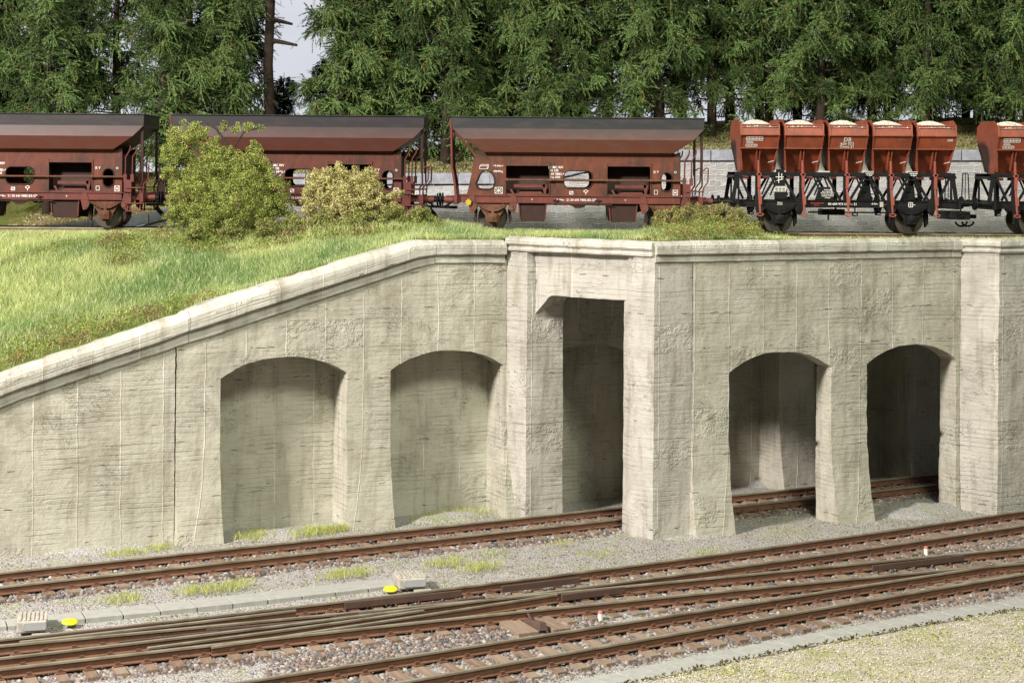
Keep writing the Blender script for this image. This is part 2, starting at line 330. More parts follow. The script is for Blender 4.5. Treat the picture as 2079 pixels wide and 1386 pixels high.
def spandrel(mb, pl, s0, s1, zb, zt, depth, arches, nf=0):
    n_ = int((s1-s0)/.13)
    bf = lambda s: next((sp+(cw-sp)*(1-abs((s-(x0+x1)/2)/((x1-x0)/2))**2.3) for x0, x1, sp, cw in arches if x0 < s < x1), zb)
    ss = sorted(set([s0+(s1-s0)*i/n_ for i in range(n_+1)]+[x for a in arches for x in a[:2] if s0 < x < s1]))
    rows = 22; V = []; U = []; Fs = []; k = len(ss)
    for j in range(rows+1):
        for s in ss: z = bf(s)+(zt(s)-bf(s))*j/rows; V.append(pl.pt(s, z, nf)); U.append((s, z))
    Fs = [(j*k+i, j*k+i+1, (j+1)*k+i+1, (j+1)*k+i) for j in range(rows) for i in range(k-1)]; mb.add(V, Fs, U)
    V = []; U = []; nd = 5
    for j in range(nd+1):
        for s in ss: z = bf(s); V.append(pl.pt(s, z, nf-depth*j/nd)); U.append((s, z+j*.15))
    mb.add(V, [(j*k+i, (j+1)*k+i, (j+1)*k+i+1, j*k+i+1) for j in range(nd) for i in range(k-1)], U)
    V = []; U = []                                     # back of the spandrel
    for j in (0, 1):
        for s in ss: z = bf(s)+(zt(s)-bf(s))*j; V.append(pl.pt(s, z, nf-depth)); U.append((s, z))
    mb.add(V, [(i, k+i, k+i+1, i+1) for i in range(k-1)], U)
# ---- left retaining wall ----
lt = [(-120, 812), (41, 744), (159, 706), (361, 640), (447, 606), (700, 528.5), (845, 487), (885, 487), (1027, 487)]     # top edge, picture points
lb = [(-120, 876), (41, 811), (354, 706), (628, 620), (700, 592.5), (868, 537), (885, 535), (1027, 535)]                 # lower edge of the cornice
LT = [L.px(*p) for p in lt]; LB = [L.px(*p) for p in lb]
def interp(tab, s):
    return float(np.interp(s, [t[0] for t in tab], [t[1] for t in tab]))
zcor = lambda s: interp(LB, s)
s447, z447 = L.px(447, 770); s703, z703 = L.px(704, 757); s793, z793 = L.px(793, 751); s1026, z1026 = L.px(1022, 741)
_, c1 = L.px(600, 723); _, c2 = L.px(916, 711)
pitch = s793-s447; wid = s703-s447
SP = (z447+z703+z793+z1026)/4; CW = (c1+c2)/2
arches = [(s447, s703, (z447+z703)/2, c1), (s793, s1026, (z793+z1026)/2, c2)]+[(s793+pitch*k-.38, s793+pitch*k-.38+wid, SP, CW) for k in (1, 2, 3, 4, 5)]
sEnd = arches[-1][1]+1.2; s357 = sL(357); sPost = sL(1026)
wall = empty('retaining_wall', L.pt(sL(300), ZG))
tag(wall, 'pale concrete retaining wall with blind arched niches and a coping sloping down to the left', 'wall')
inv = Matrix.Translation(-wall.location)
def wb(mb, name, m, parent, **k):
    o = mb.build(name, m, None, **k); o.data.transform(Matrix.Translation(-parent.location)); o.parent = parent; return o
mb = MB(); pier(mb, L, L.px(-120, 900)[0], sL(354.5), -.5, 3.2, .9, 0, 0)
s_a, s_b = L.px(-120, 900)[0], sL(354.5)
spandrel(mb, L, s_a, s_b, 3.0, lambda s: max(3.02, zcor(s)+.12), .9, []); wb(mb, 'end_panel', M['conc'], wall, smooth=35, wob=.02)
prev = s357
mb = MB(); spandrel(mb, L, s357+.004, sPost, SP-.0, lambda s: zcor(s)+.12, 1.0, arches[:2], .012); 
wb(mb, 'arch_face', M['conc'], wall, smooth=35, wob=.02)
mb = MB(); spandrel(mb, L, sPost+.01, sEnd, SP, lambda s: 7.5, 1.0, arches[2:], .0); wb(mb, 'tunnel_face', M['conc_in'], wall, smooth=35, wob=.02)
edges = [(s357+.004, arches[0][0], 1)]+[(arches[i][1], arches[i+1][0], 1) for i in range(len(arches)-1)]
for i, (a, b, q) in enumerate(edges):
    mb = MB(); zt = SP if i > 2 else min(arches[max(0, i-1)][2], arches[i][2])
    pier(mb, L, a, b, -.5, zt+.02, 1.15, .34, .02, 1, 1, .012 if i < 3 else 0)
    wb(mb, 'pier', M['conc'] if i < 3 else M['conc_in'], wall, smooth=35, wob=.02)
mb = MB(); patch(mb, L, lambda a, b: s357-.3+(sEnd-s357)*a, lambda a, b: -.6+7.9*b if False else -.6+(min(7.6, zcor(s357+(sEnd-s357)*a))+.6)*b, lambda a, b: -1.15, 220, 40)
wb(mb, 'niche_back', M['conc_in'], wall, smooth=180, wob=.03)
# ---- copings ----
def sweep(mb, nodes, prof, caps=True, sub=.5):
    """nodes: (x, y, ztop, scale); profile of (n, z); n grows to the open side, mitred at bends"""
    out = []
    for i in range(len(nodes)-1):
        a, b = nodes[i], nodes[i+1]; d = math.hypot(b[0]-a[0], b[1]-a[1]); k = max(1, int(d/sub))
        for j in range(k): t = j/k; out.append(([a[q]+(b[q]-a[q])*t for q in range(4)], j == 0))
    out.append((list(nodes[-1]), True)); V = []; U = []; acc = 0
    for i, (p, _) in enumerate(out):
        q0 = out[max(0, i-1)][0]; q1 = out[min(len(out)-1, i+1)][0]
        d0 = Vector((p[0]-q0[0], p[1]-q0[1])) if i else None; d1 = Vector((q1[0]-p[0], q1[1]-p[1])) if i < len(out)-1 else None
        d0 = d0 or d1; d1 = d1 or d0; acc += d0.length if i else 0
        n0 = Vector((d0.y, -d0.x)).normalized(); n1 = Vector((d1.y, -d1.x)).normalized(); m = (n0+n1).normalized(); m /= max(.5, m.dot(n1)); pl = 0
        for j, (nn_, z) in enumerate(prof):
            if j: pl += math.hypot(nn_-prof[j-1][0], z-prof[j-1][1])
            V.append((p[0]+m.x*nn_*p[3], p[1]+m.y*nn_*p[3], p[2]+z*p[3])); U.append((acc, pl))
    k = len(prof); Fs = [(i*k+j, i*k+(j+1)%k, (i+1)*k+(j+1)%k, (i+1)*k+j) for i in range(len(out)-1) for j in range(k)]
    if caps: Fs += [tuple(range(k-1, -1, -1)), tuple(range((len(out)-1)*k, len(out)*k))]
    mb.add(V, Fs, U)
COP = [(-.55, -.02), (-.04, 0), (.10, -.075), (.15, -.12), (.158, -.145), (.158, -.225), (.150, -.235), (.158, -.245), (.155, -.36), (.13, -.385), (.045, -.40), (.062, -.43), (.062, -.585), (.04, -.61), (-.55, -.62)]
POP = [(-.55, -.03), (-.12, 0), (.02, -.03), (.10, -.07), (.12, -.12), (.12, -.22), (.08, -.27), (.03, -.29), (.03, -.32), (.085, -.335), (.10, -.38), (.085, -.43), (.02, -.455), (-.55, -.46)]
def lnode(x, y):
    s, z = L.px(x, y); sc = (z-zcor(s))/.615; p = L.pt(s, z); return (p.x, p.y, z, sc)
cuts = [(-120, 382), (383, 882), (883, 1024)]        # cast lengths with joints where the photo shows them
for a, b in cuts:
    xs = sorted([a, b]+[x for x, y in lt if a < x < b]); nd = []
    for x in xs: nd.append(lnode(x, float(np.interp(x, [p[0] for p in lt], [p[1] for p in lt]))))
    mb = MB(); sweep(mb, nd, COP, sub=.3); wb(mb, 'coping', M['conc_top'], wall, smooth=28, wob=.02)
# ---- gallery: portal and arcade ----
gal = empty('tunnel_gallery', Vector((B1.x, B1.y, ZG)))
tag(gal, 'concrete tunnel mouth with lintel beam and two open arches over the rear track', 'tunnel')
def column(name, poly, z0, z1, m, parent, wob=.02):      # plan polygon -> finely divided column
    mb = MB(); k = len(poly)
    for i in range(k):
        a, b = Vector(poly[i]), Vector(poly[(i+1) % k]); d = (b-a).length; ns = max(2, int(d/.14)); nz = int((z1-z0)/.16); V = []; U = []
        for jz in range(nz+1):
            for js in range(ns+1): p = a.lerp(b, js/ns); z = z0+(z1-z0)*jz/nz; V.append((p.x, p.y, z)); U.append((js/ns*d+i*3.31, z))
        kk = ns+1; mb.add(V, [(j*kk+q, j*kk+q+1, (j+1)*kk+q+1, (j+1)*kk+q) for j in range(nz) for q in range(ns)], U)
    mb.add([(Vector(p).x, Vector(p).y, z1) for p in poly], [tuple(range(k))])
    return wb(mb, name, m, parent, smooth=35, wob=wob)
inward = PS.nor*-1
n_ = math.hypot(1, TT)
Lback = lambda p, d=.0: p
A3 = L.pt((A2-L.o).dot(L.tan), 0, -.3); A0b = L.pt(sPost+.02, 0, -.3)
column('portal_post', [A0+L.tan*.01, A1, A2, A3, A0b], -.5, 7.75, M['conc_pink'], gal)
pin = R.nor*-.75; s1403 = sR(1403); Bc = R.pt(s1403, 0)
B0b = B0+R.tan*.05+R.nor*-.25
column('portal_pillar', [B0, B1, Bc, Bc+pin, B0b+pin*.4], -.5, 7.72, M['conc_pink'], gal)
# beam with haunch
bo = PP.nor*-.22; sb0 = PP.px(1088, 570, -.22)[0]; sb1 = PP.px(1290, 570, -.22)[0]
zt_ = 7.72; zb_ = PP.px(1200, 605, -.22)[1]; zh = PP.px(1090, 637, -.22)[1]; sh0 = PP.px(1090, 637, -.22)[0]; sh1 = PP.px(1118, 603, -.22)[0]
def beam(pl, s0, s1, sh, zt, zb, zh, n0, n1, name):
    mb = MB(); ns = int((s1-s0)/.12); bot = lambda s: zh+(zb-zh)*min(1, (s-s0)/(sh-s0))
    zz = lambda a, b: bot(s0+(s1-s0)*a)+(zt-bot(s0+(s1-s0)*a))*b
    patch(mb, pl, lambda a, b: s0+(s1-s0)*a, zz, lambda a, b: n0, ns, 10); patch(mb, pl, lambda a, b: s0+(s1-s0)*a, zz, lambda a, b: n1, ns, 2)
    patch(mb, pl, lambda a, b: s0+(s1-s0)*a, lambda a, b: bot(s0+(s1-s0)*a), lambda a, b: n0+(n1-n0)*b, ns, 6)
    patch(mb, pl, lambda a, b: s0, lambda a, b: zh+(zt-zh)*b, lambda a, b: n0+(n1-n0)*a, 3, 8)
    return wb(mb, name, M['conc_pink'], gal, smooth=35, wob=.02)
beam(PP, sb0, sb1, sh1, zt_, zb_, zh, -.2, -1.25, 'lintel_beam')
# arcade wall on R
x1a, z1a = R.px(1480, 759); x1b, z1b = R.px(1688, 742); x2a, z2a = R.px(1760, 737); x2b, z2b = R.px(1941, 729)
_, k1 = R.px(1585, 714); _, k2 = R.px(1843, 700); sp1 = (z1a+z1b)/2; sp2 = (z2a+z2b)/2; SPR = min(sp1, sp2)
mb = MB(); spandrel(mb, R, s1403+.01, sR(1947), SPR, lambda s: 7.72, .75, [(x1a, x1b, sp1, k1), (x2a, x2b, sp2, k2)], .01); wb(mb, 'arch_face', M['conc'], gal, smooth=35, wob=.02)
for i, (a, b, el, er, zt) in enumerate(((s1403+.01, x1a, .6, .5, sp1), (x1b, x2a, 0, .6, SPR), (x2b, sR(1947), .2, 0, sp2))):
    mb = MB(); pier(mb, R, a, b, -.5, SPR+.03, .75, .32 if i < 2 else .05, .05, el, er, .01); wb(mb, 'pier', M['conc'], gal, smooth=35, wob=.025)
column('right_post', [R0+R.tan*.01, R1, R2, R2+PP.nor*-2, R0+PP.nor*-.5+R.nor*-.6], -.5, 7.72, M['conc_pink'], gal).name = 'buttress'
rt = [(1327, 489.5), (1500, 489), (1945, 489.5)]
def rn(pl, p, sc=1.0, z=ZTOP): return (p.x, p.y, z, sc)
mb = MB(); sweep(mb, [rn(0, A0+PP.tan*.03, 1, ZTOP), rn(0, B1-PP.tan*.02, 1, ZTOP)], POP, sub=.3); wb(mb, 'coping', M['conc_top'], gal, smooth=28, wob=.018)
mb = MB(); sweep(mb, [rn(0, B1), rn(0, R.pt(sR(1420), 0))], COP, sub=.3); wb(mb, 'coping', M['conc_top'], gal, smooth=28, wob=.018)
mb = MB(); sweep(mb, [rn(0, R.pt(sR(1420)+.008, 0)), rn(0, R0)], COP, sub=.3); wb(mb, 'coping', M['conc_top'], gal, smooth=28, wob=.018)
mb = MB(); sweep(mb, [rn(0, R0+PP.tan*.01), rn(0, R1), rn(0, R2)], POP, sub=.3); wb(mb, 'coping', M['conc_top'], gal, smooth=28, wob=.018)
# roof slab of the tunnel
mb = MB(); q = [L.pt(sPost, 0, -1.3), A0+PP.nor*-.5, B1+PP.nor*-.5, R.pt(s1403, 0, -.6), R.pt(sR(1947), 0, -.6), R2+PP.nor*-1, L.pt(sEnd+2, 0, -1.3)]
k = len(q); mb.add([(p.x, p.y, 7.3) for p in q]+[(p.x, p.y, 7.6) for p in q], [tuple(range(k)), tuple(range(2*k-1, k-1, -1))]+[(i, (i+1) % k, k+(i+1) % k, k+i) for i in range(k)])
wb(mb, 'roof_slab', M['conc_in'], gal)

# ================================================================ rails
HEAD = [(-.045, -.045), (-.045, -.006), (-.03, 0), (.03, 0), (.045, -.006), (.045, -.045)]
WEB = [(-.043, -.045), (.043, -.045), (.018, -.075), (.018, -.165), (.085, -.185), (.085, -.205), (-.085, -.205), (-.085, -.185), (-.018, -.165), (-.018, -.075)]
def extrude(mb, path, prof):
    nodes = [(p[0], p[1], p[2], 1) for p in path]; V = []; k = len(prof)
    for i, p in enumerate(nodes):
        a = nodes[max(0, i-1)]; b = nodes[min(len(nodes)-1, i+1)]; d = Vector((b[0]-a[0], b[1]-a[1])).normalized(); m = Vector((d.y, -d.x))
        for u, z in prof: V.append((p[0]+m.x*u, p[1]+m.y*u, p[2]+z))
    mb.add(V, [(i*k+j, i*k+(j+1) % k, (i+1)*k+(j+1) % k, (i+1)*k+j) for i in range(len(nodes)-1) for j in range(k)]+[tuple(range(k-1, -1, -1)), tuple(range((len(nodes)-1)*k, len(nodes)*k))])
def fit(px, deg, z=0.0):
    w = [onz(x, y, z) for x, y in px]; c = np.polyfit([p.x for p in w], [p.y for p in w], deg); return lambda X: float(np.polyval(c, X))
def path(f, x0, x1, off=0, z=0, step=.5):
    out = []; k = max(2, int((x1-x0)/step))
    for i in range(k+1):
        X = x0+(x1-x0)*i/k; Y = f(X); t = (f(X+.05)-f(X-.05))/.1; h = math.hypot(1, t); out.append((X-t/h*off, Y+off/h, z))
    return out
def rail(pth, parent, nm='rail'):
    mb = MB(); extrude(mb, pth, WEB); r = mb.build(nm, M['rail_side'], parent)
    mb = MB(); extrude(mb, pth, HEAD); mb.build('rail_head', M['rail_head'], r, smooth=40); return r
sl_me = {}
def sleeper_mesh(length):
    key = round(length*2)/2
    if key not in sl_me:
        mb = MB(); h = key/2; w = .13
        mb.hexa([(-w, -h, -.42), (w, -h, -.42), (w, h, -.42), (-w, h, -.42), (-w+.012, -h+.012, -.21), (w-.012, -h+.012, -.21), (w-.012, h-.012, -.21), (-w+.012, h-.012, -.21)])
        o = mb.build('sleeper', M['sleeper'], None, bevel=.008); me = o.data; bpy.data.objects.remove(o); sl_me[key] = me
    return sl_me[key]
ch_me = None
mb = MB(); mb.box(-.10, .10, -.19, .19, -.212, -.185); mb.box(-.05, .05, -.13, -.087, -.184, -.12); mb.box(-.05, .05, .087, .13, -.184, -.12)
_o = mb.build('rail_chair', M['plate']); ch_me = _o.data; bpy.data.objects.remove(_o)
def sleepers(parent, fc, x0, x1, flo, fhi, ext=.55, pitch=.6, rails=()):
    X = x0
    while X < x1:
        t = (fc(X+.05)-fc(X-.05))/.1; h = math.hypot(1, t); lo, hi = flo(X), fhi(X); ang = math.atan(t)+random.uniform(-.02, .02)
        ln = (hi-lo)/h+2*ext; yc = (lo+hi)/2
        o = bpy.data.objects.new('sleeper', sleeper_mesh(ln)); C.objects.link(o); o.parent = parent
        o.location = (X, yc, random.uniform(-.012, .006)); o.rotation_euler.z = ang
        for fr in rails:                              # where the sleeper's axis meets the rail
            q = 0
            for _ in range(4): q += (fr(X-math.sin(ang)*q)-(yc+math.cos(ang)*q))*math.cos(ang)
            c = bpy.data.objects.new('rail_chair', ch_me); C.objects.link(c); c.parent = o; c.location = (0, q, 0)
        X += pitch/h
# track A: behind the pillars
fA = fit([(40, 1169), (700, 1101.5), (1277, 1040), (1485, 1013), (1659, 997)], 1); G = .7175
tA = empty('railway_track'); tag(tA, 'rusty railway track along the wall foot that runs into the tunnel mouth', 'railway track', 'railway tracks')
for s_ in (1, -1): rail(path(fA, -16, 22, s_*G), tA)
tq = (fA(1)-fA(0)); hq = math.hypot(1, tq)
sleepers(tA, fA, -15.9, 22, lambda X: fA(X)-G*hq, lambda X: fA(X)+G*hq, rails=(lambda X: fA(X)-G*hq, lambda X: fA(X)+G*hq))
l1 = [(2039, 1041.6), (1800, 1075.5), (1538, 1110.5), (1300, 1144), (1200, 1157), (937, 1190), (700, 1218), (526, 1238), (351, 1258), (40, 1291)]
l2 = [(2039, 1071), (1800, 1105), (1538, 1142), (1327, 1170), (1200, 1187), (1126, 1198), (937, 1223), (600, 1266), (300, 1300), (40, 1327)]
l3 = [(2039, 1111), (1957, 1120), (1771, 1142), (1509, 1168), (1200, 1195), (987, 1213), (700, 1240), (400, 1270), (40, 1307)]
l4 = [(2039, 1143), (1864, 1162), (1580, 1189), (1200, 1223), (937, 1250), (600, 1288), (300, 1322), (40, 1351)]
l5 = [(2079, 1137), (1862, 1170), (1530, 1221), (1200, 1272), (900, 1318), (639, 1358.8)]
l6 = [(2079, 1163), (1862, 1199), (1623, 1239), (1200, 1316), (938, 1359)]
F1, F2, F3, F4, F5, F6 = fit(l1, 2), fit(l2, 2), fit(l3, 2), fit(l4, 2), fit(l5, 2), fit(l6, 2)
Xl = onz(-40, 1320, 0).x-1; Xs = onz(1470, 1160, 0).x; Xr = 16.5
tB = empty('railway_track'); tag(tB, 'rusty railway track with pale sleepers, furthest of the yard tracks right of the pillars', 'railway track', 'railway tracks')
tM = empty('railway_track'); tag(tM, 'middle yard track at the right, between the furthest and nearest yard tracks', 'railway track', 'railway tracks')
tC = empty('railway_track'); tag(tC, 'nearest railway track with brown sleepers, beside the grey slab path', 'railway track', 'railway tracks')
tS = empty('track_crossing'); tag(tS, 'long track crossing with interlaced rails and brown check rails at the lower left', 'track crossing')
for f_, t_ in ((F1, tB), (F2, tB), (F3, tM), (F4, tM)): rail(path(f_, Xs+.01, Xr), t_)
for f_ in (F1, F2, F3, F4): rail(path(f_, Xl, Xs), tS)
for f_ in (F5, F6): rail(path(f_, -8, Xr), tC)
avg = lambda a, b: (lambda X: (a(X)+b(X))/2)
sleepers(tB, avg(F1, F2), Xs+.3, Xr, F2, F1, rails=(F1, F2)); sleepers(tM, avg(F3, F4), Xs+.5, Xr, F4, F3, ext=.5, rails=(F3, F4))
sleepers(tS, avg(F1, F4), Xl+.2, Xs, F4, F1, ext=.55, rails=(F1, F2, F3, F4)); sleepers(tC, avg(F5, F6), -7.7, Xr, F6, F5, rails=(F5, F6))
def checkrail(px0, px1, parent, h=.17, w=.06, z=-.01):
    a, b = onz(*px0, z), onz(*px1, z); d = (b-a).normalized(); m = Vector((d.y, -d.x, 0))*w/2; mb = MB()
    mb.hexa([Vector((p.x, p.y, 0))+k*m+Vector((0, 0, zz)) for zz in (-h, z) for p, k in ((a, 1), (b, 1), (b, -1), (a, -1))])
    mb.build('check_rail', M['chkrail'], parent, bevel=.012)
for p0, p1, pr in (((672, 1253), (930, 1218), tS), ((937, 1197), (700, 1222), tS), ((75, 1291), (330, 1262), tS), ((240, 1301), (443, 1279), tS), ((672, 1254.5), (420, 1276), tS),
                   ((1018, 1189), (1178, 1170), tS), ((1140, 1206), (1268, 1190), tS), ((1771, 1147), (1957, 1126), tM), ((985, 1209.5), (680, 1247), tS)):
    a, b = (p0, p1) if p0[0] < p1[0] else (p1, p0); checkrail(a, b, pr)
# thin blade rails of the slip
for (a, b) in (((40, 1300), (600, 1236)), ((300, 1312), (860, 1236)), ((430, 1310), (1130, 1204))):
    f_ = fit([a, ((a[0]+b[0])/2, (a[1]+b[1])/2+1), b], 2); xa, xb = onz(*a, 0).x, onz(*b, 0).x; rail(path(f_, xa, xb, 0, -.008), tS, 'blade_rail')
# ---- slab strips ----
def strip(name, top, bot, z, pitch, label, x0, x1, cat='path'):
    ft = fit(top, 2, z); fb = fit(bot, 2, z); r = empty(name, (x0, fb(x0), z)); tag(r, label, cat); X = x0; 
    while X < x1:
        t = (fb(X+.1)-fb(X))/.1; h = math.hypot(1, t); d = pitch/h; g = .012
        sk = lambda X_, tt: Vector((X_-t*0.9*tt*(ft(X_)-fb(X_))/h, fb(X_)+(ft(X_)-fb(X_))*tt*(1-0), 0))
        P4 = [sk(X+g, 0), sk(X+d-g, 0), sk(X+d-g, 1), sk(X+g, 1)]
        P4 = [Vector((p.x, (fb(p.x)+(ft(p.x)-fb(p.x))*q), 0)) for p, q in zip(P4, (0, 0, 1, 1))]; dz = random.uniform(-.006, .006)
        mb = MB(); mb.hexa([p+Vector((0, 0, zz)) for zz in (z-.16, z+dz) for p in P4]); o = wb(mb, 'cover_slab', M['slab'], r, bevel=.012); X += d
    return ft, fb
stT, stB = strip('cable_trough', [(-60, 1263), (110, 1247), (391, 1216), (700, 1182), (815, 1169)], [(-60, 1276), (125, 1259), (300, 1245), (477, 1222), (700, 1198), (815, 1186)], -.17, .86, 'grey concrete cable trough with flat lids running left to the cream point box', onz(-60, 1265, -.1).x, onz(800, 1180, -.1).x, 'cable trough')
s2T, s2B = strip('slab_path', [(1272, 1359), (1471, 1316.5), (1750, 1267), (2039, 1218)], [(1407, 1359), (1657, 1306), (1893, 1267), (2039, 1240)], -.16, .62, 'narrow path of grey slabs along the nearest track at the lower right', onz(1150, 1386, -.1).x, 16, 'path')
# verge in the right foreground
n = NT('sandy_verge', .95, .1); o_ = n.coord('Object')
b_ = n.mix(n.ramp(n.noise(o_, 1.3, 5, .65), [(.50, 0.), (.66, .7)]), n.ramp(n.noise(o_, 34, 4, .7), [(.32, (.27, .22, .13)), (.68, (.74, .70, .58))]), n.ramp(n.noise(o_, 22, 4, .7), [(.35, (.20, .22, .05)), (.7, (.48, .47, .17))]))
n.col(b_); n.nrm(n.bump(n.noise(o_, 26, 5, .7), .9, .05)); M['verge'] = n.m
xs = np.linspace(onz(1150, 1386, -.1).x, 18, 130); V = []
for j in range(34):
    for X in xs: Y = s2B(X)-.05-j*.16; V.append((X, Y, -.13+.04*fbm(X*2, Y*2)-(.12 if j == 0 else 0)))
kk = len(xs); tag(link('verge', np_mesh('verge', V, [(j*kk+i, (j+1)*kk+i, (j+1)*kk+i+1, j*kk+i+1) for j in range(33) for i in range(kk-1)], smooth=True), M['verge']), kind='structure')
# ---- small lineside things ----
def point_box(px, py, w, label):
    p = onz(px, py, -.2); r = empty('point_box', p, math.atan(.45)*.6); tag(r, label, 'point motor box')
    mb = MB(); mb.box(-.15, w, 0, .8, 0, .26); mb.build('housing', M['box'], r, bevel=.03)
    mb = MB()
    for i in range(7): x = -.10+i*(w+.1)/6.5; mb.box(x, x+.05, .03, .77, .262, .285)
    mb.build('rib', M['box'], r, bevel=.008)
    mb = MB(); mb.prism([(w*.02, .05), (w*.92, .05), (w*.97, .10), (w*.97, .19), (w*.92, .235), (w*.02, .235), (-.03, .19), (-.03, .10)], -.03, -.002); mb.build('panel', M['boxgrey'], r, bevel=.01)
    mb = MB(); mb.box(w*.35, w*1.15, -.42, -.12, -.05, .02); mb.build('connecting_plate', M['box'], r, bevel=.01)
point_box(822, 1196, .55, 'cream ribbed point motor box at the end of the grey cable trough')
point_box(48, 1285, .5, 'cream point motor box at the left edge of the photo')
for px, py, lb in ((793, 1198, 'bright yellow dome cap beside the cream point box in the middle'), (142, 1265, 'bright yellow dome cap on the ballast near the left edge')):
    p = onz(px, py, -.2); mb = MB(); V = []; prof = [(.13, 0), (.16, .035), (.135, .075), (.07, .095), (.01, .10)]
    for r_, z in prof:
        for j in range(16): V.append((r_*1.15*math.cos(j*PI/8), r_*math.sin(j*PI/8), z))
    Fs = [(i*16+j, i*16+(j+1) % 16, (i+1)*16+(j+1) % 16, (i+1)*16+j) for i in range(4) for j in range(16)]+[tuple(range(64, 80))]
    mb.add(V, Fs); o = mb.build('marker_cap', M['yellow'], smooth=60); o.location = p; o.rotation_euler = (.15, 0, .3); tag(o, lb, 'marker cap', 'yellow marker caps')
for px, py, lb in ((1219, 1253, 'white fouling post with red top between the near track and the crossing'), (1880, 1120, 'small white fouling post with red top far right between two tracks')):
    p = onz(px, py, -.2); r = empty('fouling_post', p); tag(r, lb, 'fouling post', 'fouling posts')
    def cyl(z0, z1, rr, cap):
        mb = MB(); V = []; pr = [(rr, z0), (rr, z1)]+([(rr*.8, z1+.03), (rr*.35, z1+.05)] if cap else [])
        for q, z in pr:
            for j in range(14): V.append((q*math.cos(j*PI/7), q*math.sin(j*PI/7), z))
        k = len(pr); return mb.add(V, [(i*14+j, i*14+(j+1) % 14, (i+1)*14+(j+1) % 14, (i+1)*14+j) for i in range(k-1) for j in range(14)]+[tuple(range((k-1)*14, k*14))])
    cyl(-.1, .10, .06, False).build('post', M['white'], r, smooth=50); cyl(.101, .115, .061, True).build('top', M['redcap'], r, smooth=50)
# point machine boards between crossing and near track
p = onz(1075, 1276, -.2); r = empty('point_lever', p, .42); tag(r, 'dark point lever on two wide boards between the near track and the crossing', 'point lever')
for x0, x1 in ((-.42, .08), (.42, .86)):
    mb = MB(); mb.box(x0, x1, -.35, .75, -.1, .03); mb.build('board', M['sleeper'], r, bevel=.01)
mb = MB(); mb.hexa([(.10, -.28, .0), (.36, -.28, .0), (.36, .62, .0), (.10, .62, .0), (.15, -.20, .18), (.30, -.20, .18), (.30, .5, .08), (.15, .5, .08)]); mb.build('weight', M['chkrail'], r, bevel=.02)
mb = MB(); mb.tube([(.22, .3, .05), (.30, .7, .12), (.34, 1.0, .10)], .03); mb.build('lever_arm', M['chkrail'], r)
# ================================================================ upper level
ZT = 8.07                                        # rail tops of the train's track
DT = 58.9                                        # its centre line
DW = 65.5                                        # stone wall behind it
nodes_up = []                                    # inner edge of the copings: X, D, z
for x, y in lt[:-1]+[(1018, 487)]:
    s, z = L.px(x, y); p = L.pt(s, z, -.3); nodes_up.append((p.x, p.y, z))
for p in (A0+PP.nor*-.3+L.tan*.2, B1+PP.nor*-.3, R.pt(sR(1450), 0, -.3), R.pt(sR(1947), 0, -.3), R1+PP.nor*-.3, R2+PP.nor*-.3): nodes_up.append((p.x, p.y, ZTOP))
nodes_up = [q for i, q in enumerate(nodes_up) if i == 0 or q[0] > nodes_up[i-1][0]+.02]
nu = np.array(nodes_up)
edgeD = lambda X: float(np.interp(X, nu[:, 0], nu[:, 1])); edgeZ = lambda X: float(np.interp(X, nu[:, 0], nu[:, 2]))-.015
ridge_px = [(-200, 469), (330, 466), (400, 458), (560, 448), (640, 432), (860, 432), (900, 442), (960, 450), (1030, 459), (1100, 461), (1290, 459), (1350, 446), (1400, 438), (1480, 434), (1530, 452), (1570, 470), (1620, 476), (2300, 480)]
RD = 54.6
rz = [(P(x, y, RD).x, P(x, y, RD).z) for x, y in ridge_px]
ridge = lambda X: float(np.interp(X, [r[0] for r in rz], [r[1] for r in rz]))-.26-.1*(X > -1)
def sm(t): t = max(0, min(1, t)); return t*t*(3-2*t)
def up_z(X, Y):
    e, z0 = edgeD(X), edgeZ(X); r = ridge(X); rd = max(RD, e+1.6)
    if Y < rd: t = (Y-e)/(rd-e); z = z0+(r-z0)*(.35*t+.65*sm(t)) + .10*fbm(X, Y, .45)*min(1, max(0, t)*4)*(1 if X < -4 else .5)
    elif Y < 57.1: t = (Y-rd)/max(.3, 57.1-rd); z = r+(ZT-.30-r)*sm(t)
    else: z = ZT-.30
    return z
n = NT('soil', .95, .1); o_ = n.coord('Object'); f = n.noise(o_, 3, 6, .7)
n.col(n.ramp(f, [(.3, (.09, .10, .03)), (.6, (.19, .22, .06)), (.8, (.26, .25, .10))])); n.nrm(n.bump(n.noise(o_, 18, 5, .7), .8, .05)); M['soil'] = n.m
xs = np.linspace(-24, 24, 300); tt = np.linspace(0, 1, 90); V = []
for t in tt:
    for X in xs: e = edgeD(X); Y = e+(65.6-e)*t; V.append((X, Y, up_z(X, Y)))
kk = len(xs)
tag(link('embankment', np_mesh('embankment', V, [(j*kk+i, j*kk+i+1, (j+1)*kk+i+1, (j+1)*kk+i) for j in range(len(tt)-1) for i in range(kk-1)], smooth=True), M['soil']), kind='structure')
# upper track
tU = empty('railway_track', (0, DT, ZT)); tag(tU, 'rusty upper railway track carrying the ore wagons along the top of the bank', 'railway track', 'railway tracks')
for s_ in (1, -1): rail([(x, s_*G, 0) for x in np.linspace(-24, 24, 60)], tU)
for i in range(72):
    o = bpy.data.objects.new('sleeper', sleeper_mesh(2.5)); C.objects.link(o); o.parent = tU; o.location = (-21.5+i*.6, 0, 0)
    for q in (-G, G): c = bpy.data.objects.new('rail_chair', ch_me); C.objects.link(c); c.parent = o; c.location = (0, q, 0)
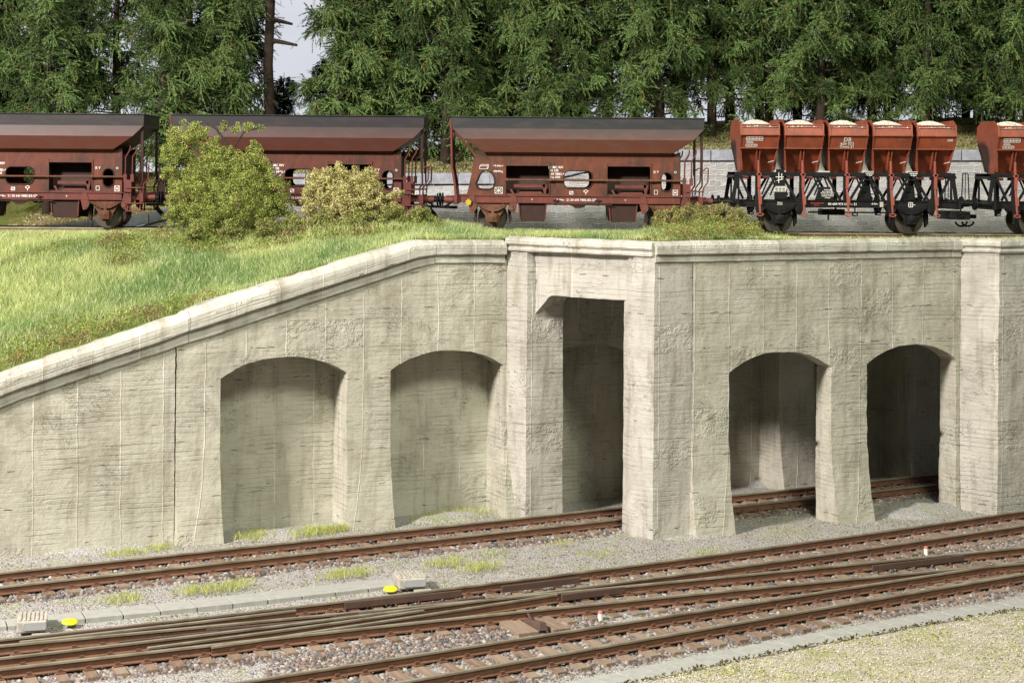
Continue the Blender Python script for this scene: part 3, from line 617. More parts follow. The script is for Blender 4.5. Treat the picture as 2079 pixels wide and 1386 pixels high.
# stone wall behind the train
n = NT('block_stone', .9, .2); uv = n.coord('UV'); o_ = n.coord('Object')
wv = n.n('ShaderNodeVectorMath', operation='MULTIPLY_ADD', i_0=n.n('ShaderNodeTexNoise', i_Vector=uv, i_Scale=3.5).outputs[1], i_1=(.17, .12, 0), i_2=uv).outputs[0]
br = n.n('ShaderNodeTexBrick', i_Vector=wv, i_Scale=1, i_Color1=(.36, .36, .39), i_Color2=(.62, .62, .64), i_Mortar=(.84, .78, .66)); br.inputs['Mortar Size'].default_value = .022; br.inputs['Mortar Smooth'].default_value = .4
br.inputs['Brick Width'].default_value = .46; br.inputs['Row Height'].default_value = .215; br.offset = .5
st = n.noise(n.map(uv, (5, 16, 1)), 1, 5, .65)
b_ = n.mix(n.math('MULTIPLY', n.ramp(st, [(.4, 0.), (.6, 1.)]), .40), br.outputs[0], (.52, .50, .47)); b_ = n.mix(n.ramp(n.noise(o_, 1.1, 4), [(.45, 0.), (.8, .5)]), b_, (.30, .30, .32))
n.col(b_); n.nrm(n.bump(n.math('MULTIPLY_ADD', br.outputs[1], -2.2, n.math('MULTIPLY', st, 1.2)), .9, .06)); M['blocks'] = n.m
n = NT('coping_stone', .85, .25); o_ = n.coord('Object'); f = n.noise(o_, 4, 6, .65)
n.col(n.ramp(f, [(.3, (.24, .25, .29)), (.7, (.44, .45, .49))])); n.nrm(n.bump(f, .5, .04)); M['cop_stone'] = n.m
sw = empty('stone_wall', (0, DW, 7.6)); tag(sw, 'grey squared stone wall with a bluish coping behind the wagons', 'wall')
wt = [(-140, 470), (60, 462), (285, 436), (420, 400), (560, 352), (1080, 350), (1290, 303), (2300, 303)]
wtw = [P(x, y, DW) for x, y in wt]
WX = [p.x for p in wtw]; WZ = [p.z for p in wtw]
mb = MB(); V = []; U = []; xs = np.linspace(WX[0], 26, 260); rows = 24
for j in range(rows+1):
    for X in xs: zt = float(np.interp(X, WX, WZ))-.44; z = 7.6+(max(zt, 7.62)-7.6)*j/rows; V.append((X, DW+.0, z)); U.append((X, z))
kk = len(xs); mb.add(V, [(j*kk+i, j*kk+i+1, (j+1)*kk+i+1, (j+1)*kk+i) for j in range(rows) for i in range(kk-1)], U)
wb(mb, 'block_face', M['blocks'], sw, smooth=180, wob=.02)
X = WX[0]+.05
while X < 25.5:                                     # coping stones
    w = random.uniform(1.0, 1.35); z0, z1 = float(np.interp(X, WX, WZ)), float(np.interp(X+w, WX, WZ)); g = .015
    mb = MB(); mb.hexa([(X+g, DW-.12, z0-.45), (X+w-g, DW-.12, z1-.45), (X+w-g, DW+.4, z1-.45), (X+g, DW+.4, z0-.45), (X+g, DW-.12, z0-.03), (X+w-g, DW-.12, z1-.03), (X+w-g, DW+.4, z1), (X+g, DW+.4, z0)])
    o = wb(mb, 'coping_stone', M['cop_stone'], sw, bevel=.03); X += w
# bank under the trees
def bank_z(X, Y):
    z0 = float(np.interp(X, WX, WZ))-.05; top = float(np.interp(X, [-22, -8, 0, 8, 22], [9.6, 10.4, 11.8, 12.4, 12.6])); t = (Y-DW-.35)/12
    return z0+(top-z0)*sm(min(1, t*1.15+.02))+.22*fbm(X, Y, .35)*min(1, t*5)+.05*fbm(X, Y, 1.6)
n = NT('forest_floor', .95, .1); o_ = n.coord('Object')
b_ = n.mix(n.ramp(n.noise(o_, .5, 4, .6), [(.40, 0.), (.58, 1.)]), n.ramp(n.noise(o_, 13, 5, .75), [(.3, (.10, .08, .03)), (.55, (.34, .27, .12)), (.75, (.55, .47, .28))]), n.ramp(n.noise(o_, 17, 5, .7), [(.3, (.07, .09, .02)), (.7, (.26, .28, .07))]))
n.col(b_); n.nrm(n.bump(n.noise(o_, 15, 5, .75), .9, .08)); M['floor'] = n.m
V, Fc = grid_mesh(np.linspace(-30, 30, 220), np.linspace(DW+.3, DW+24, 110), bank_z)
tag(link('hill', np_mesh('hill', V, Fc, smooth=True), M['floor']), kind='structure')
# sky board behind the trees
n = NT('sky_board', .9, .0); o_ = n.coord('Object'); f = n.noise(n.map(o_, (.02, .02, .06)), 1, 4, .6)
e = n.ramp(f, [(.35, (.66, .70, .80)), (.65, (.84, .86, .92))]); n.col((.02, .02, .02)); n.set(n.b.inputs['Emission Color'], e); n.b.inputs['Emission Strength'].default_value = .95
V = []; 
for j in range(2):
    for i in range(41): a = math.radians(-60+3*i); V.append((100*math.sin(a), 5+100*math.cos(a), (-2, 46)[j]))
tag(link('sky', np_mesh('sky', V, [(i, i+1, 42+i, 41+i) for i in range(40)], smooth=True), n.m), kind='structure')

# ================================================================ stones, grass, leaves (numpy)
def ico():
    bm = bmesh.new(); bmesh.ops.create_icosphere(bm, subdivisions=1, radius=1); v = np.array([x.co[:] for x in bm.verts]); f = np.array([[q.index for q in p.verts] for p in bm.faces]); bm.free(); return v, f
IV, IF = ico()
def rot_rand(N):
    q = rng.normal(size=(N, 4)); q /= np.linalg.norm(q, axis=1)[:, None]; w, x, y, z = q.T
    return np.stack([1-2*(y*y+z*z), 2*(x*y-z*w), 2*(x*z+y*w), 2*(x*y+z*w), 1-2*(x*x+z*z), 2*(y*z-x*w), 2*(x*z-y*w), 2*(y*z+x*w), 1-2*(x*x+y*y)], 1).reshape(N, 3, 3)
PAL = np.array([.98, .96, .92])*np.array([(.13, .12, .12), (.19, .165, .155), (.29, .27, .25), (.24, .165, .13), (.11, .10, .105), (.36, .335, .31), (.20, .135, .11), (.27, .23, .205), (.16, .15, .165)])
def stones(name, pos, size, mat, pal=PAL, label=None, cat='ballast'):
    N = len(pos); Rm = rot_rand(N); sc = size[:, None]*rng.uniform(.55, 1.1, (N, 3)); var = IV[None]*(1+rng.uniform(-.25, .25, (N, 12, 1)))
    v = np.einsum('nij,nkj->nki', Rm, var*sc[:, None, :])+pos[:, None, :]
    f = (IF[None]+(np.arange(N)*12)[:, None, None]).reshape(-1, 3)
    c = pal[rng.integers(0, len(pal), N)]*rng.uniform(.65, 1.25, (N, 1)); c = np.repeat(c, 12, 0)
    o = link(name, np_mesh(name, v, f, np.clip(c, 0, 1)), mat)
    return tag(o, label, cat, kind='stuff')
def visible_x(X, Y, m=60): a = X*F/Y; return (a > -CX-m) & (a < CX+m)
def in_bands(N, lo, hi, x0, x1, z, jit=.02):
    X = rng.uniform(x0, x1, N); a = np.array([lo(x) for x in X]); b = np.array([hi(x) for x in X]); t = rng.uniform(0, 1, N); Y = a+(b-a)*t
    k = visible_x(X, Y); X, Y, t = X[k], Y[k], t[k]; edge = np.minimum(t, 1-t)*(b[k]-a[k])
    keep = rng.uniform(0, 1, len(X)) < np.clip(edge/.55, .05, 1); X, Y = X[keep], Y[keep]; edge = edge[keep]
    Z = z-.10*np.clip(1-edge/.5, 0, 1)+rng.uniform(-jit, jit, len(X)); return np.stack([X, Y, Z], 1)
pa = in_bands(30000, lambda x: fA(x)-1.95, lambda x: fA(x)+1.45, -15.5, 17, -.29)
pb = in_bands(95000, lambda x: min(F6(x) if x > -5 else 99, F4(x))-1.15, lambda x: F1(x)+1.15, Xl, 15.5, -.305)
ps = np.concatenate([pa, pb]); kz = np.array([not (stB(p[0])-.05 < p[1] < stT(p[0])+.05 and p[0] < -2.7) for p in ps]); ps = ps[kz]
kz = np.array([p[1] > s2T(p[0])+.06 for p in ps]); ps = ps[kz]
stones('ballast', ps, rng.uniform(.04, .082, len(ps)), M['stone'], label='mixed grey, brown and reddish crushed stone ballast under the lower tracks')
# fine grit over the open gravel
X = rng.uniform(-15, 15.5, 60000); Y = rng.uniform(33.5, 53, 60000); k = visible_x(X, Y); X, Y = X[k], Y[k]
Z = np.array([ground_z(x, y) for x, y in zip(X, Y)]); k = np.array([(y < fA(x)-1.4 and y > F1(x)+.6) or (fA(x)+1.2 < y < L.a+L.t*x) or (y < min(F4(x), F6(x) if x > -5 else 99)-.3 and y > 32) or (y > R.a+R.t*x-3 and x > 4) for x, y in zip(X, Y)])
k &= np.array([not (stB(x)-.04 < y < stT(x)+.04 and x < -2.7) and y > s2T(x)+.05 for x, y in zip(X, Y)])
stones('grit', np.stack([X, Y, Z], 1)[k], rng.uniform(.012, .032, k.sum()), M['stone'], PAL*1.25, 'fine grey grit scattered between the lower tracks and the wall feet', 'grit')
X = rng.uniform(-22, 22, 9000); Y = rng.uniform(57, 60.8, 9000)
stones('upper_ballast', np.stack([X, Y, np.full(9000, ZT-.28)+rng.uniform(-.03, .03, 9000)], 1), rng.uniform(.04, .08, 9000), M['stone'], label='brown crushed stone ballast under the upper track and wagons')

def blades(name, pos, h, w, col, lean=.45, label=None, cat='grass', kind='stuff', mat='blade'):
    N = len(pos); a = rng.uniform(0, 2*PI, N); d = np.stack([np.cos(a), np.sin(a), np.zeros(N)], 1); b = rng.uniform(0, 2*PI, N); L_ = np.stack([np.cos(b), np.sin(b), np.zeros(N)], 1)*(rng.uniform(.1, 1, N)*lean*h)[:, None]
    up = np.array([0, 0, 1.])[None]; v0 = pos-d*w[:, None]/2; v1 = pos+d*w[:, None]/2; m = pos+up*(h*.55)[:, None]+L_*.35; v2 = m-d*w[:, None]*.38; v3 = m+d*w[:, None]*.38; v4 = pos+up*(h*.95)[:, None]+L_
    V = np.stack([v0, v1, v2, v3, v4], 1).reshape(-1, 3); base = (np.arange(N)*5)[:, None, None]; f = (np.array([[0, 1, 3], [0, 3, 2], [2, 3, 4]])[None]+base).reshape(-1, 3)
    o = link(name, np_mesh(name, V, f, np.clip(np.repeat(col, 5, 0), 0, 1)), M[mat]); return tag(o, label, cat, kind=kind)
def tz(fn, X, Y): return np.array([fn(float(x), float(y)) for x, y in zip(X, Y)])
# moss mask on the embankment, shared by grass (less there) and moss (only there)
def moss_mask(X, Y):
    e = edgeD(X); d = Y-e; a = X*F/Y+CX
    m = 0
    if a < 470: m = max(m, 1.35-d/(float(np.interp(a, [40, 200, 330, 460], [3.6, 3.2, 1.8, .35]))*(1+.4*fbm(X, 3, .5))))        # band along the coping, lower left
    if a < 900 and Y > 51.5: m = max(m, .72+1.1*fbm(X, Y*1.3, .5)+.35*(a > 230)-.5*(a < 200)-.25*abs(Y-53.4))
    if 1290 < a < 1560: m = max(m, 1-abs(a-1430)/170+.4*fbm(X, Y, .8))
    if a >= 900: m = max(m, .25+.9*fbm(X, Y, .7)-(.6 if Y < e+1.2 else 0)-(.5 if 900 < a < 1030 else 0))
    return max(0, min(1, m))
N = 400000; t = rng.uniform(0, 1, N); X = rng.uniform(-18, 18, N)
E = np.interp(X, nu[:, 0], nu[:, 1]); Y = E+.27+(57.0-E)*t; wgt = rng.uniform(0, 1, N) < np.clip((57-E)/13, .3, 1); k = visible_x(X, Y)&wgt; X, Y = X[k], Y[k]
mm = np.array([moss_mask(x, y) for x, y in zip(X, Y)]); k = rng.uniform(0, 1, len(X)) > mm*.9; X, Y = X[k], Y[k]; Z = tz(up_z, X, Y)-.02
nzv = np.array([fbm(x, y, .35) for x, y in zip(X, Y)]); near = np.clip((Y-46)/10, 0, 1); E = np.interp(X, nu[:, 0], nu[:, 1])
f = np.clip(.5+nzv*.9+.55*(near-.45)+rng.normal(0, .16, len(X)), 0, 1)[:, None]
col = np.array([.22, .36, .11])*(1-f)+np.array([.66, .72, .30])*f; straw = (rng.uniform(0, 1, len(X)) < .2)[:, None]; col = np.where(straw, np.array([.74, .74, .46]), col)
h = rng.uniform(.14, .34, len(X))*np.where(Y-E < 1.2, .7, 1)*np.where(X > 6.5, .55, 1)*np.where((X > 0)&(Y > 55.6), .6, 1)
blades('grass', np.stack([X, Y, Z], 1), h, rng.uniform(.011, .022, len(X)), col*rng.uniform(.8, 1.15, (len(X), 1)), .8, 'bright yellow green static grass covering the sloping bank above the wall')
def leaves(pos, size, col, nrm=None, ratio=.55):
    """small kinked leaves; pos Nx3"""
    N = len(pos); Rm = rot_rand(N); s = size[:, None]; a = Rm[:, :, 0]*s; b = Rm[:, :, 1]*s*ratio; c = Rm[:, :, 2]*s*.2
    V = np.stack([pos-a, pos-b+c, pos+a, pos+b+c], 1).reshape(-1, 3); f = (np.array([[0, 1, 2], [0, 2, 3]])[None]+(np.arange(N)*4)[:, None, None]).reshape(-1, 3)
    return V, f, np.clip(np.repeat(col, 4, 0), 0, 1)
# moss: low curly ground cover
N = 270000; X = rng.uniform(-18, 18, N); t = rng.uniform(0, 1, N); E = np.interp(X, nu[:, 0], nu[:, 1]); Y = E+.22+(57.2-E)*t; k = visible_x(X, Y); X, Y = X[k], Y[k]
mm = np.array([moss_mask(x, y) for x, y in zip(X, Y)]); k = rng.uniform(0, 1, len(X)) < mm; X, Y, mm = X[k], Y[k], mm[k]
lump = np.array([noise.noise(Vector((x*2.1, y*2.1, 0)))+.5*noise.noise(Vector((x*6, y*6, 3))) for x, y in zip(X, Y)])
big = np.where((X*F/Y+CX > 1300)&(X*F/Y+CX < 1540), .10, 0)+np.where(X*F/Y+CX < 460, .12, 0)
H = np.clip(.16+.22*lump+big, .03, .6)*np.clip(mm*1.6, 0, 1); Z = tz(up_z, X, Y)+H*rng.uniform(.25, 1, len(X))
f = np.clip(.5+lump*.6+rng.normal(0, .2, len(X)), 0, 1)[:, None]; a_ = X*F/Y+CX
brown = np.clip(np.array([noise.noise(Vector((x*1.2, y*1.2, 9))) for x, y in zip(X, Y)])*1.8+.15+np.where((a_ < 430)&(Y-np.interp(X, nu[:, 0], nu[:, 1]) < .9), .45, 0), 0, 1)[:, None]
col = np.array([.14, .20, .04])*(1-f)+np.array([.36, .40, .10])*f; isb = rng.uniform(0, 1, (len(X), 1)) < brown*.75; col = np.where(isb, np.array([.27, .17, .085])*rng.uniform(.6, 1.3, (len(X), 1)), col)
V, fc, cc = leaves(np.stack([X, Y, Z], 1), rng.uniform(.022, .055, len(X)), col*rng.uniform(.75, 1.2, (len(X), 1)), ratio=.35)
o = link('moss', np_mesh('moss', V, fc, cc), M['leaf']); tag(o, 'curly green and brown ground cover in low mounds on the bank', 'ground cover', kind='stuff')
# litter of straw under the trees
N = 30000; X = rng.uniform(-20, 20, N); Y = DW+.4+rng.uniform(0, 1, N)**1.3*9; Z = tz(bank_z, X, Y)+rng.uniform(0, .07, N)
V, fc, cc = leaves(np.stack([X, Y, Z], 1), rng.uniform(.05, .13, N), np.array([(.50, .42, .24), (.30, .22, .10), (.22, .26, .07), (.60, .54, .36)])[rng.integers(0, 4, N)], ratio=.13)
tag(link('leaf_litter', np_mesh('leaf_litter', V, fc, cc), M['leaf']), 'dry straw and needle litter lying on the bank under the conifers', 'leaf litter', kind='stuff')
# grass tufts on the lower level
def tuft(px, py, w, n_, h, col=(.52, .56, .16)):
    p = onz(px, py, ZG); r = np.clip(rng.normal(0, .8, (n_, 2)), -1.5, 1.5); pos = np.stack([p.x+r[:, 0]*w*.4, p.y+r[:, 1]*w*.34+r[:, 0]*w*.4*.45, np.full(n_, ZG+.03)], 1)
    return pos, rng.uniform(.5, 1, n_)*h, np.array(col)[None]*rng.uniform(.7, 1.15, (n_, 1))
tufts = [(520, 1092, .9, 260, .26), (640, 1084, 1.2, 420, .28), (690, 1078, .6, 150, .25), (262, 1125, .8, 200, .2), (330, 1115, .6, 140, .2), (905, 1050, 1.6, 480, .16), (960, 1045, 1.2, 300, .15), (245, 1221, .9, 220, .2), (395, 1203, .8, 200, .24), (470, 1195, .9, 260, .26), (690, 1170, .9, 240, .2), (735, 1166, .7, 150, .2), (905, 1146, .9, 240, .22), (975, 1155, 1.0, 300, .22), (1140, 1105, .8, 120, .12),
         (1225, 1125, 1.2, 160, .1), (1420, 1125, 1.3, 160, .1), (1600, 1085, 1.5, 180, .1), (1000, 1125, 1.0, 130, .12), (1890, 1330, 1.0, 260, .12), (1620, 1355, 1.2, 260, .12), (1780, 1310, .8, 160, .1)]
GL = 'pale green grass tuft '
wh = ['in the left niche beside its left pier', 'in the middle of the left niche floor', 'at the foot of the pier between the niches', 'under the wall left of the first niche', 'left of the first pier foot', 'along the second niche floor', 'right side of the second niche floor', 'above the left end of the cable trough', 'on the gravel left of the largest mid tuft', 'on the gravel above the middle of the cable trough', 'on the gravel just left of the cream box', 'directly behind the cream point box', 'on the gravel right of the cream box, the left of two', 'on the gravel right of the cream box, the right of two', 'thin on gravel in front of the tunnel mouth',
      'thin on gravel left of the front pillar', 'thin on gravel below the front pillar', 'thin on gravel left of the free pier', 'thin on gravel between the tunnel mouth and cream box', 'on the sandy verge at the far lower right', 'on the sandy verge at the bottom edge', 'on the sandy verge beside the slab path']
for q, wd in zip(tufts, wh):
    pos, h, c = tuft(*q); o = blades('grass_tuft', pos, h, rng.uniform(.01, .02, len(h)), c, .9, GL+wd, 'grass tuft', None); o['group'] = 'grass tufts on the lower gravel'
    cen = Vector(pos.mean(0)); o.data.transform(Matrix.Translation(-cen)); o.location = cen
N = 30000; X = rng.uniform(1, 15.5, N); Y = rng.uniform(31.0, 40, N); k = np.array([s2B(x)-5 < y < s2B(x)-.2 for x, y in zip(X, Y)]); X, Y = X[k], Y[k]
stones('verge_grit', np.stack([X, Y, -.115+.04*np.array([fbm(x*2, y*2) for x, y in zip(X, Y)])], 1), rng.uniform(.008, .022, len(X)), M['stone'], np.array([(.56, .52, .43), (.64, .61, .54), (.38, .35, .27), (.30, .31, .15), (.54, .51, .44)]), 'pale sandy crumbs scattered over the verge at the lower right', 'grit')
# low moss on the verge and the open gravel
N = 26000; X = rng.uniform(1, 15.5, N); Y = rng.uniform(31.5, 40, N); k = np.array([s2B(x)-.2-5 < y < s2B(x)-.06 for x, y in zip(X, Y)]); X, Y = X[k], Y[k]
e = np.array([s2B(x)-y for x, y in zip(X, Y)]); m = np.array([fbm(x, y, .8) for x, y in zip(X, Y)]); k = (rng.uniform(0, 1, len(X)) < np.clip(.12+m*.9, .02, 1))|(e < .26); X, Y, e = X[k], Y[k], e[k]
c = np.where((e < .26)[:, None], np.array([.12, .10, .035]), np.array([.42, .43, .13]))*rng.uniform(.7, 1.3, (len(X), 1))
V, fc, cc = leaves(np.stack([X, Y, -.10+rng.uniform(0, .05, len(X))-np.where(e < .26, .02, 0)], 1), np.where(e < .26, 1.6, 1.0)*rng.uniform(.015, .04, len(X)), c)
tag(link('verge_moss', np_mesh('verge_moss', V, fc, cc), M['leaf']), 'yellow green moss crumbs on the sandy verge at the lower right', 'moss', kind='stuff')
N = 22000; X = rng.uniform(-14, 15.5, N); Y = rng.uniform(38, 53, N); k = visible_x(X, Y); X, Y = X[k], Y[k]
k = np.array([((F1(x)+.9 < y < fA(x)-1.7) or (fA(x)+1.2 < y < L.a+L.t*x-.05) or (x > 3.5 and F1(x)+.9 < y < R.a+R.t*x-.1)) and fbm(x, y, .9)+.25*fbm(x, y, 4)+(.06 if x > 0 else -.1) > .12 for x, y in zip(X, Y)]); X, Y = X[k], Y[k]
V, fc, cc = leaves(np.stack([X, Y, tz(ground_z, X, Y)+rng.uniform(.005, .045, len(X))], 1), rng.uniform(.012, .032, len(X)), np.array([.36, .42, .11])*rng.uniform(.6, 1.3, (len(X), 1)))
tag(link('gravel_moss', np_mesh('gravel_moss', V, fc, cc), M['leaf']), 'thin patches of green moss on the gravel between the lower tracks', 'moss', kind='stuff')

# ---------------------------------------------------------------- shrubs
def shrub(name, px, py, D, blobs, nleaf, c0, c1, size, label, stems, c2=(.15, .085, .05)):
    base = P(px, py, D); s = D/F; r = empty(name, base); tag(r, label, 'shrub'); pos = []; shade = []
    for bx, by, br_, by_d in blobs:                 # blob centres in the picture, radius in picture units, depth offset
        c = P(bx, by, D+by_d)-base; R_ = br_*s; k = int(nleaf*br_**2/sum(b[2]**2 for b in blobs))
        sub = rng.normal(size=(max(8, int(k/95)), 3)); sub /= np.linalg.norm(sub, axis=1)[:, None]; sub *= (rng.uniform(.2, 1.25, len(sub))**.5*R_)[:, None]; idx = rng.integers(0, len(sub), k)
        d = rng.normal(size=(k, 3)); d /= np.linalg.norm(d, axis=1)[:, None]; p = sub[idx]+d*(rng.uniform(.2, 1, (k, 1))**.6)*(R_*.10+.09); tone = rng.uniform(-.25, .25, len(sub))[idx]
        pos.append(p+np.array(c)[None]); shade.append(tone)
    pos = np.concatenate(pos); f = np.clip(.45+np.concatenate(shade)+rng.normal(0, .22, len(pos)), 0, 1)[:, None]
    col = np.array(c0)*(1-f)+np.array(c1)*f; col = np.where(rng.uniform(0, 1, (len(pos), 1)) < .22, np.array(c2), col)
    V, fc, cc = leaves(pos, rng.uniform(.6, 1.3, len(pos))*size, col, ratio=.6); link('foliage', np_mesh('foliage', V, fc, cc), M['leaf'], r)
    for pts in stems:
        mb = MB(); q = [P(x, y, D+z)-base for x, y, z in pts]; mb.tube(q, [.05*(1-i/len(q))+.012 for i in range(len(q))]); mb.build('stem', M['bark'], r)
shrub('shrub', 460, 462, 54.2, [(375, 285, 34, 0), (350, 320, 24, 0), (405, 268, 16, 0), (430, 300, 22, .1), (425, 325, 32, .1), (455, 257, 9, .1), (480, 262, 8, 0), (505, 256, 10, 0), (528, 262, 6, 0), (518, 303, 15, 0), (470, 335, 34, .2), (430, 365, 50, 0), (515, 355, 40, -.2), (385, 395, 44, 0), (480, 405, 58, -.3), (555, 385, 30, 0), (575, 415, 20, 0), (430, 440, 42, -.3), (540, 432, 42, -.1), (365, 435, 30, 0), (590, 440, 14, 0), (345, 350, 16, 0)], 150000, (.15, .21, .04), (.60, .68, .17), .022,
      'tall bright green shrub with bare twig tips in front of the wagons at the left', [[(460, 465, 0), (450, 400, 0), (470, 310, 0), (495, 268, 0), (530, 258, -.1)], [(450, 460, 0), (400, 380, .1), (370, 290, 0), (350, 262, 0)], [(470, 460, 0), (520, 390, 0), (570, 350, 0)], [(470, 310, 0), (440, 262, .1), (420, 250, .1)]])
shrub('shrub', 710, 438, 54.0, [(660, 385, 38, 0), (680, 360, 26, 0), (720, 385, 44, -.1), (745, 365, 22, 0), (640, 415, 30, 0), (700, 415, 42, -.2), (760, 410, 34, 0), (800, 402, 18, 0), (662, 355, 13, 0)], 46000, (.42, .40, .14), (.78, .73, .34), .028,
      'smaller cream yellow shrub with dense round lumps right of the tall green shrub', [[(710, 440, 0), (690, 390, 0), (665, 345, 0)], [(710, 440, 0), (750, 400, 0), (790, 392, 0)]], (.30, .22, .10))
shrub('scrub', 1410, 470, 54.2, [(1350, 452, 22, 0), (1385, 442, 26, 0), (1425, 446, 28, -.1), (1460, 438, 24, 0), (1495, 448, 24, 0), (1525, 462, 18, 0), (1440, 462, 30, -.2), (1360, 466, 22, -.2)], 26000, (.20, .22, .05), (.50, .48, .18), .03,
      'low tangled olive green scrub mound between the grey rimmed hopper and the skip wagon', [[(1410, 470, 0), (1440, 445, 0), (1478, 430, 0)]], (.34, .22, .12))
shrub('scrub', 700, 470, 53.2, [(600, 462, 26, 0), (660, 456, 28, 0), (730, 458, 30, 0), (800, 452, 30, .1), (850, 446, 24, .1), (540, 470, 22, -.2), (470, 474, 22, -.2), (400, 478, 18, -.2)], 30000, (.16, .21, .05), (.40, .44, .13), .03,
      'low spreading green and brown scrub along the crest below the two shrubs', [[(700, 470, 0), (730, 455, 0), (760, 440, 0)]], (.24, .15, .08))
# ---------------------------------------------------------------- conifers
def conifer_crown(seed, lo=.9, hi=9.8, spread=2.05, dark=1.0):
    g = np.random.default_rng(seed); NV = []; NC = []; bare = []; nb = 78
    for b in range(nb):
        h = lo+(hi-lo)*(b/nb)+g.uniform(-.3, .3); az = g.uniform(0, 2*PI); Lh = spread*(1-.4*(h-lo)/(hi-lo))*g.uniform(.6, 1.12); bare.append((h, az, Lh))
        ca, sa = math.cos(az), math.sin(az); rotm = np.array([[ca, -sa, 0], [sa, ca, 0], [0, 0, 1]]); side = g.uniform(-.5, .5); sag = g.uniform(.6, 1.5)
        for puff, rad in ((.3, .45), (.62, .55), (.95, .62)):            # separate tufts along the bough
            if g.uniform() < .18: continue
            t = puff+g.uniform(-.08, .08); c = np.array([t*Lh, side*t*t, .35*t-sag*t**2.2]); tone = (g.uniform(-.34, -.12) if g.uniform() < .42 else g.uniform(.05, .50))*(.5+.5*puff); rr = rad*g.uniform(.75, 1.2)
            for j in range(28):
                d = np.array([g.normal(.3, .6), g.normal(0, .62), g.normal(-.30, .55)]); d /= np.linalg.norm(d); long_ = g.uniform() < .14
                tl = rr*(g.uniform(1.2, 1.7) if long_ else g.uniform(.6, 1.1)); p0 = c+g.normal(0, .10, 3)*np.array([1, 1, .8])*rr*1.6; kn = 32
                s_ = np.sqrt(np.linspace(.02, 1, kn)); dr = np.array([0, 0, -.25])*tl
                q = p0[None]+d[None]*(s_*tl)[:, None]+dr[None]*(s_**2)[:, None]
                nd = g.normal(size=(kn, 3)); nd /= np.linalg.norm(nd, axis=1)[:, None]; nd = nd*.8+d[None]*.6; ln = g.uniform(.045, .10, kn)[:, None]*(.55 if long_ else 1)
                wd = np.cross(nd, g.normal(size=(kn, 3))); wd /= (np.linalg.norm(wd, axis=1)[:, None]+1e-6); wd *= .021
                w2 = np.array([-d[1], d[0], .3]); w2 /= np.linalg.norm(w2); e = p0+d*tl*1.1+dr
                v = np.concatenate([np.stack([q-wd, q+wd, q+nd*ln], 1).reshape(-1, 3), np.array([p0-w2*.013, p0+w2*.013, e])])@rotm.T+np.array([0, 0, h]); NV.append(v)
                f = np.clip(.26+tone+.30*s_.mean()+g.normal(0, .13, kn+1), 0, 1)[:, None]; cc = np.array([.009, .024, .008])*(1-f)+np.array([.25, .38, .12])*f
                cc[-1] = (.30, .40, .15) if g.uniform() < .5 else (.12, .15, .06)
                if g.uniform() < .05: cc = cc*np.array([1.5, .85, .8])
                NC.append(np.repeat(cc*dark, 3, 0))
    V = np.concatenate(NV); return V, np.arange(len(V)).reshape(-1, 3), np.concatenate(NC), bare
crowns = []
for sd in range(5):
    V, fc, cc, bare = conifer_crown(100+sd, dark=1.0 if sd < 3 else .28); me = np_mesh('crown', V, fc, cc); me.materials.append(M['leaf'])  # back-row crowns: shade behind the front trees put into a darker needle colour
    mb = MB(); g = random.Random(sd); mb.tube([(g.uniform(-.05, .05), g.uniform(-.05, .05), z) for z in (-.8, 1.5, 4, 7, 9, 10.3)], [.24, .20, .17, .13, .07, .015], 9)
    for h, az, Lh in bare[::2]:
        mb.tube([(0, 0, h-.02), (math.cos(az)*Lh*.45, math.sin(az)*Lh*.45, h+.05), (math.cos(az)*Lh*.8, math.sin(az)*Lh*.8, h-.45)], [.04, .028, .008], 5)
    for k in range(9):                                 # dead stubs low on the trunk
        a = g.uniform(0, 6.28); z = g.uniform(.3, 7); mb.tube([(0, 0, z), (math.cos(a)*.8, math.sin(a)*.8, z-.05)], [.045, .02], 5)
    t_ = mb.build('trunk', M['bark'], smooth=180); tm = t_.data; bpy.data.objects.remove(t_); crowns.append((me, tm))
spots = [(95, 69.5, .9), (235, 72, 3.0), (330, 69, 1.3), (450, 70, .7), (545, 71, 7.2), (694, 69.5, .3), (800, 71, .2), (905, 69.5, .5), (1030, 71.5, .9), (1125, 69.5, .5), (1235, 71, 1.4), (1335, 69.3, .6), (1445, 71, 1.2), (1560, 70.5, 1.0), (1665, 69.5, .8), (1770, 71, 1.0), (1880, 69.7, .7), (1985, 71, .9), (2085, 69.5, .9), (-10, 70.5, .9), (-112, 70, .9), (2188, 70, .9),
         (30, 76, 1.2), (150, 77.5, 3.4), (385, 76.5, 2.2), (478, 78, 1.2), (575, 78.5, .1), (655, 77.5, .1), (735, 78, 1.0), (780, 76, .6), (860, 76, .3), (950, 77, .0), (1020, 77, .2), (1095, 76, .2), (1180, 77.5, .8), (1290, 76.5, 2.6), (1385, 77, 1.2), (1480, 76, 1.6), (1540, 78, 2.4), (1620, 76, .3), (1710, 77.5, .3), (1800, 76, .2), (1880, 77.5, .4), (1960, 77.5, .2), (2050, 76.5, .2)]
looks = {95: 'leftmost front conifer with brown trunk showing, above the cut off hopper wagon', 235: 'conifer with raised branches and pale sky under it, left of the tall shrub', 330: 'drooping green conifer above the gap left of the green shrub', 445: 'feathery conifer directly above the tall green shrub', 545: 'dark conifer with bare stubby branches beside the largest sky gap'}
order = sorted(spots, key=lambda q: q[0]); front = sorted([q for q in spots if q[1] < 74]); back = sorted([q for q in spots if q[1] >= 74])
near_what = lambda x: ('leftmost wagon' if x < 330 else 'shrub hidden wagon' if x < 870 else 'hopper gap' if x < 930 else 'grey rimmed hopper' if x < 1440 else 'skip wagon gap' if x < 1490 else 'black skip wagon' if x < 1960 else 'cut off skip wagon')
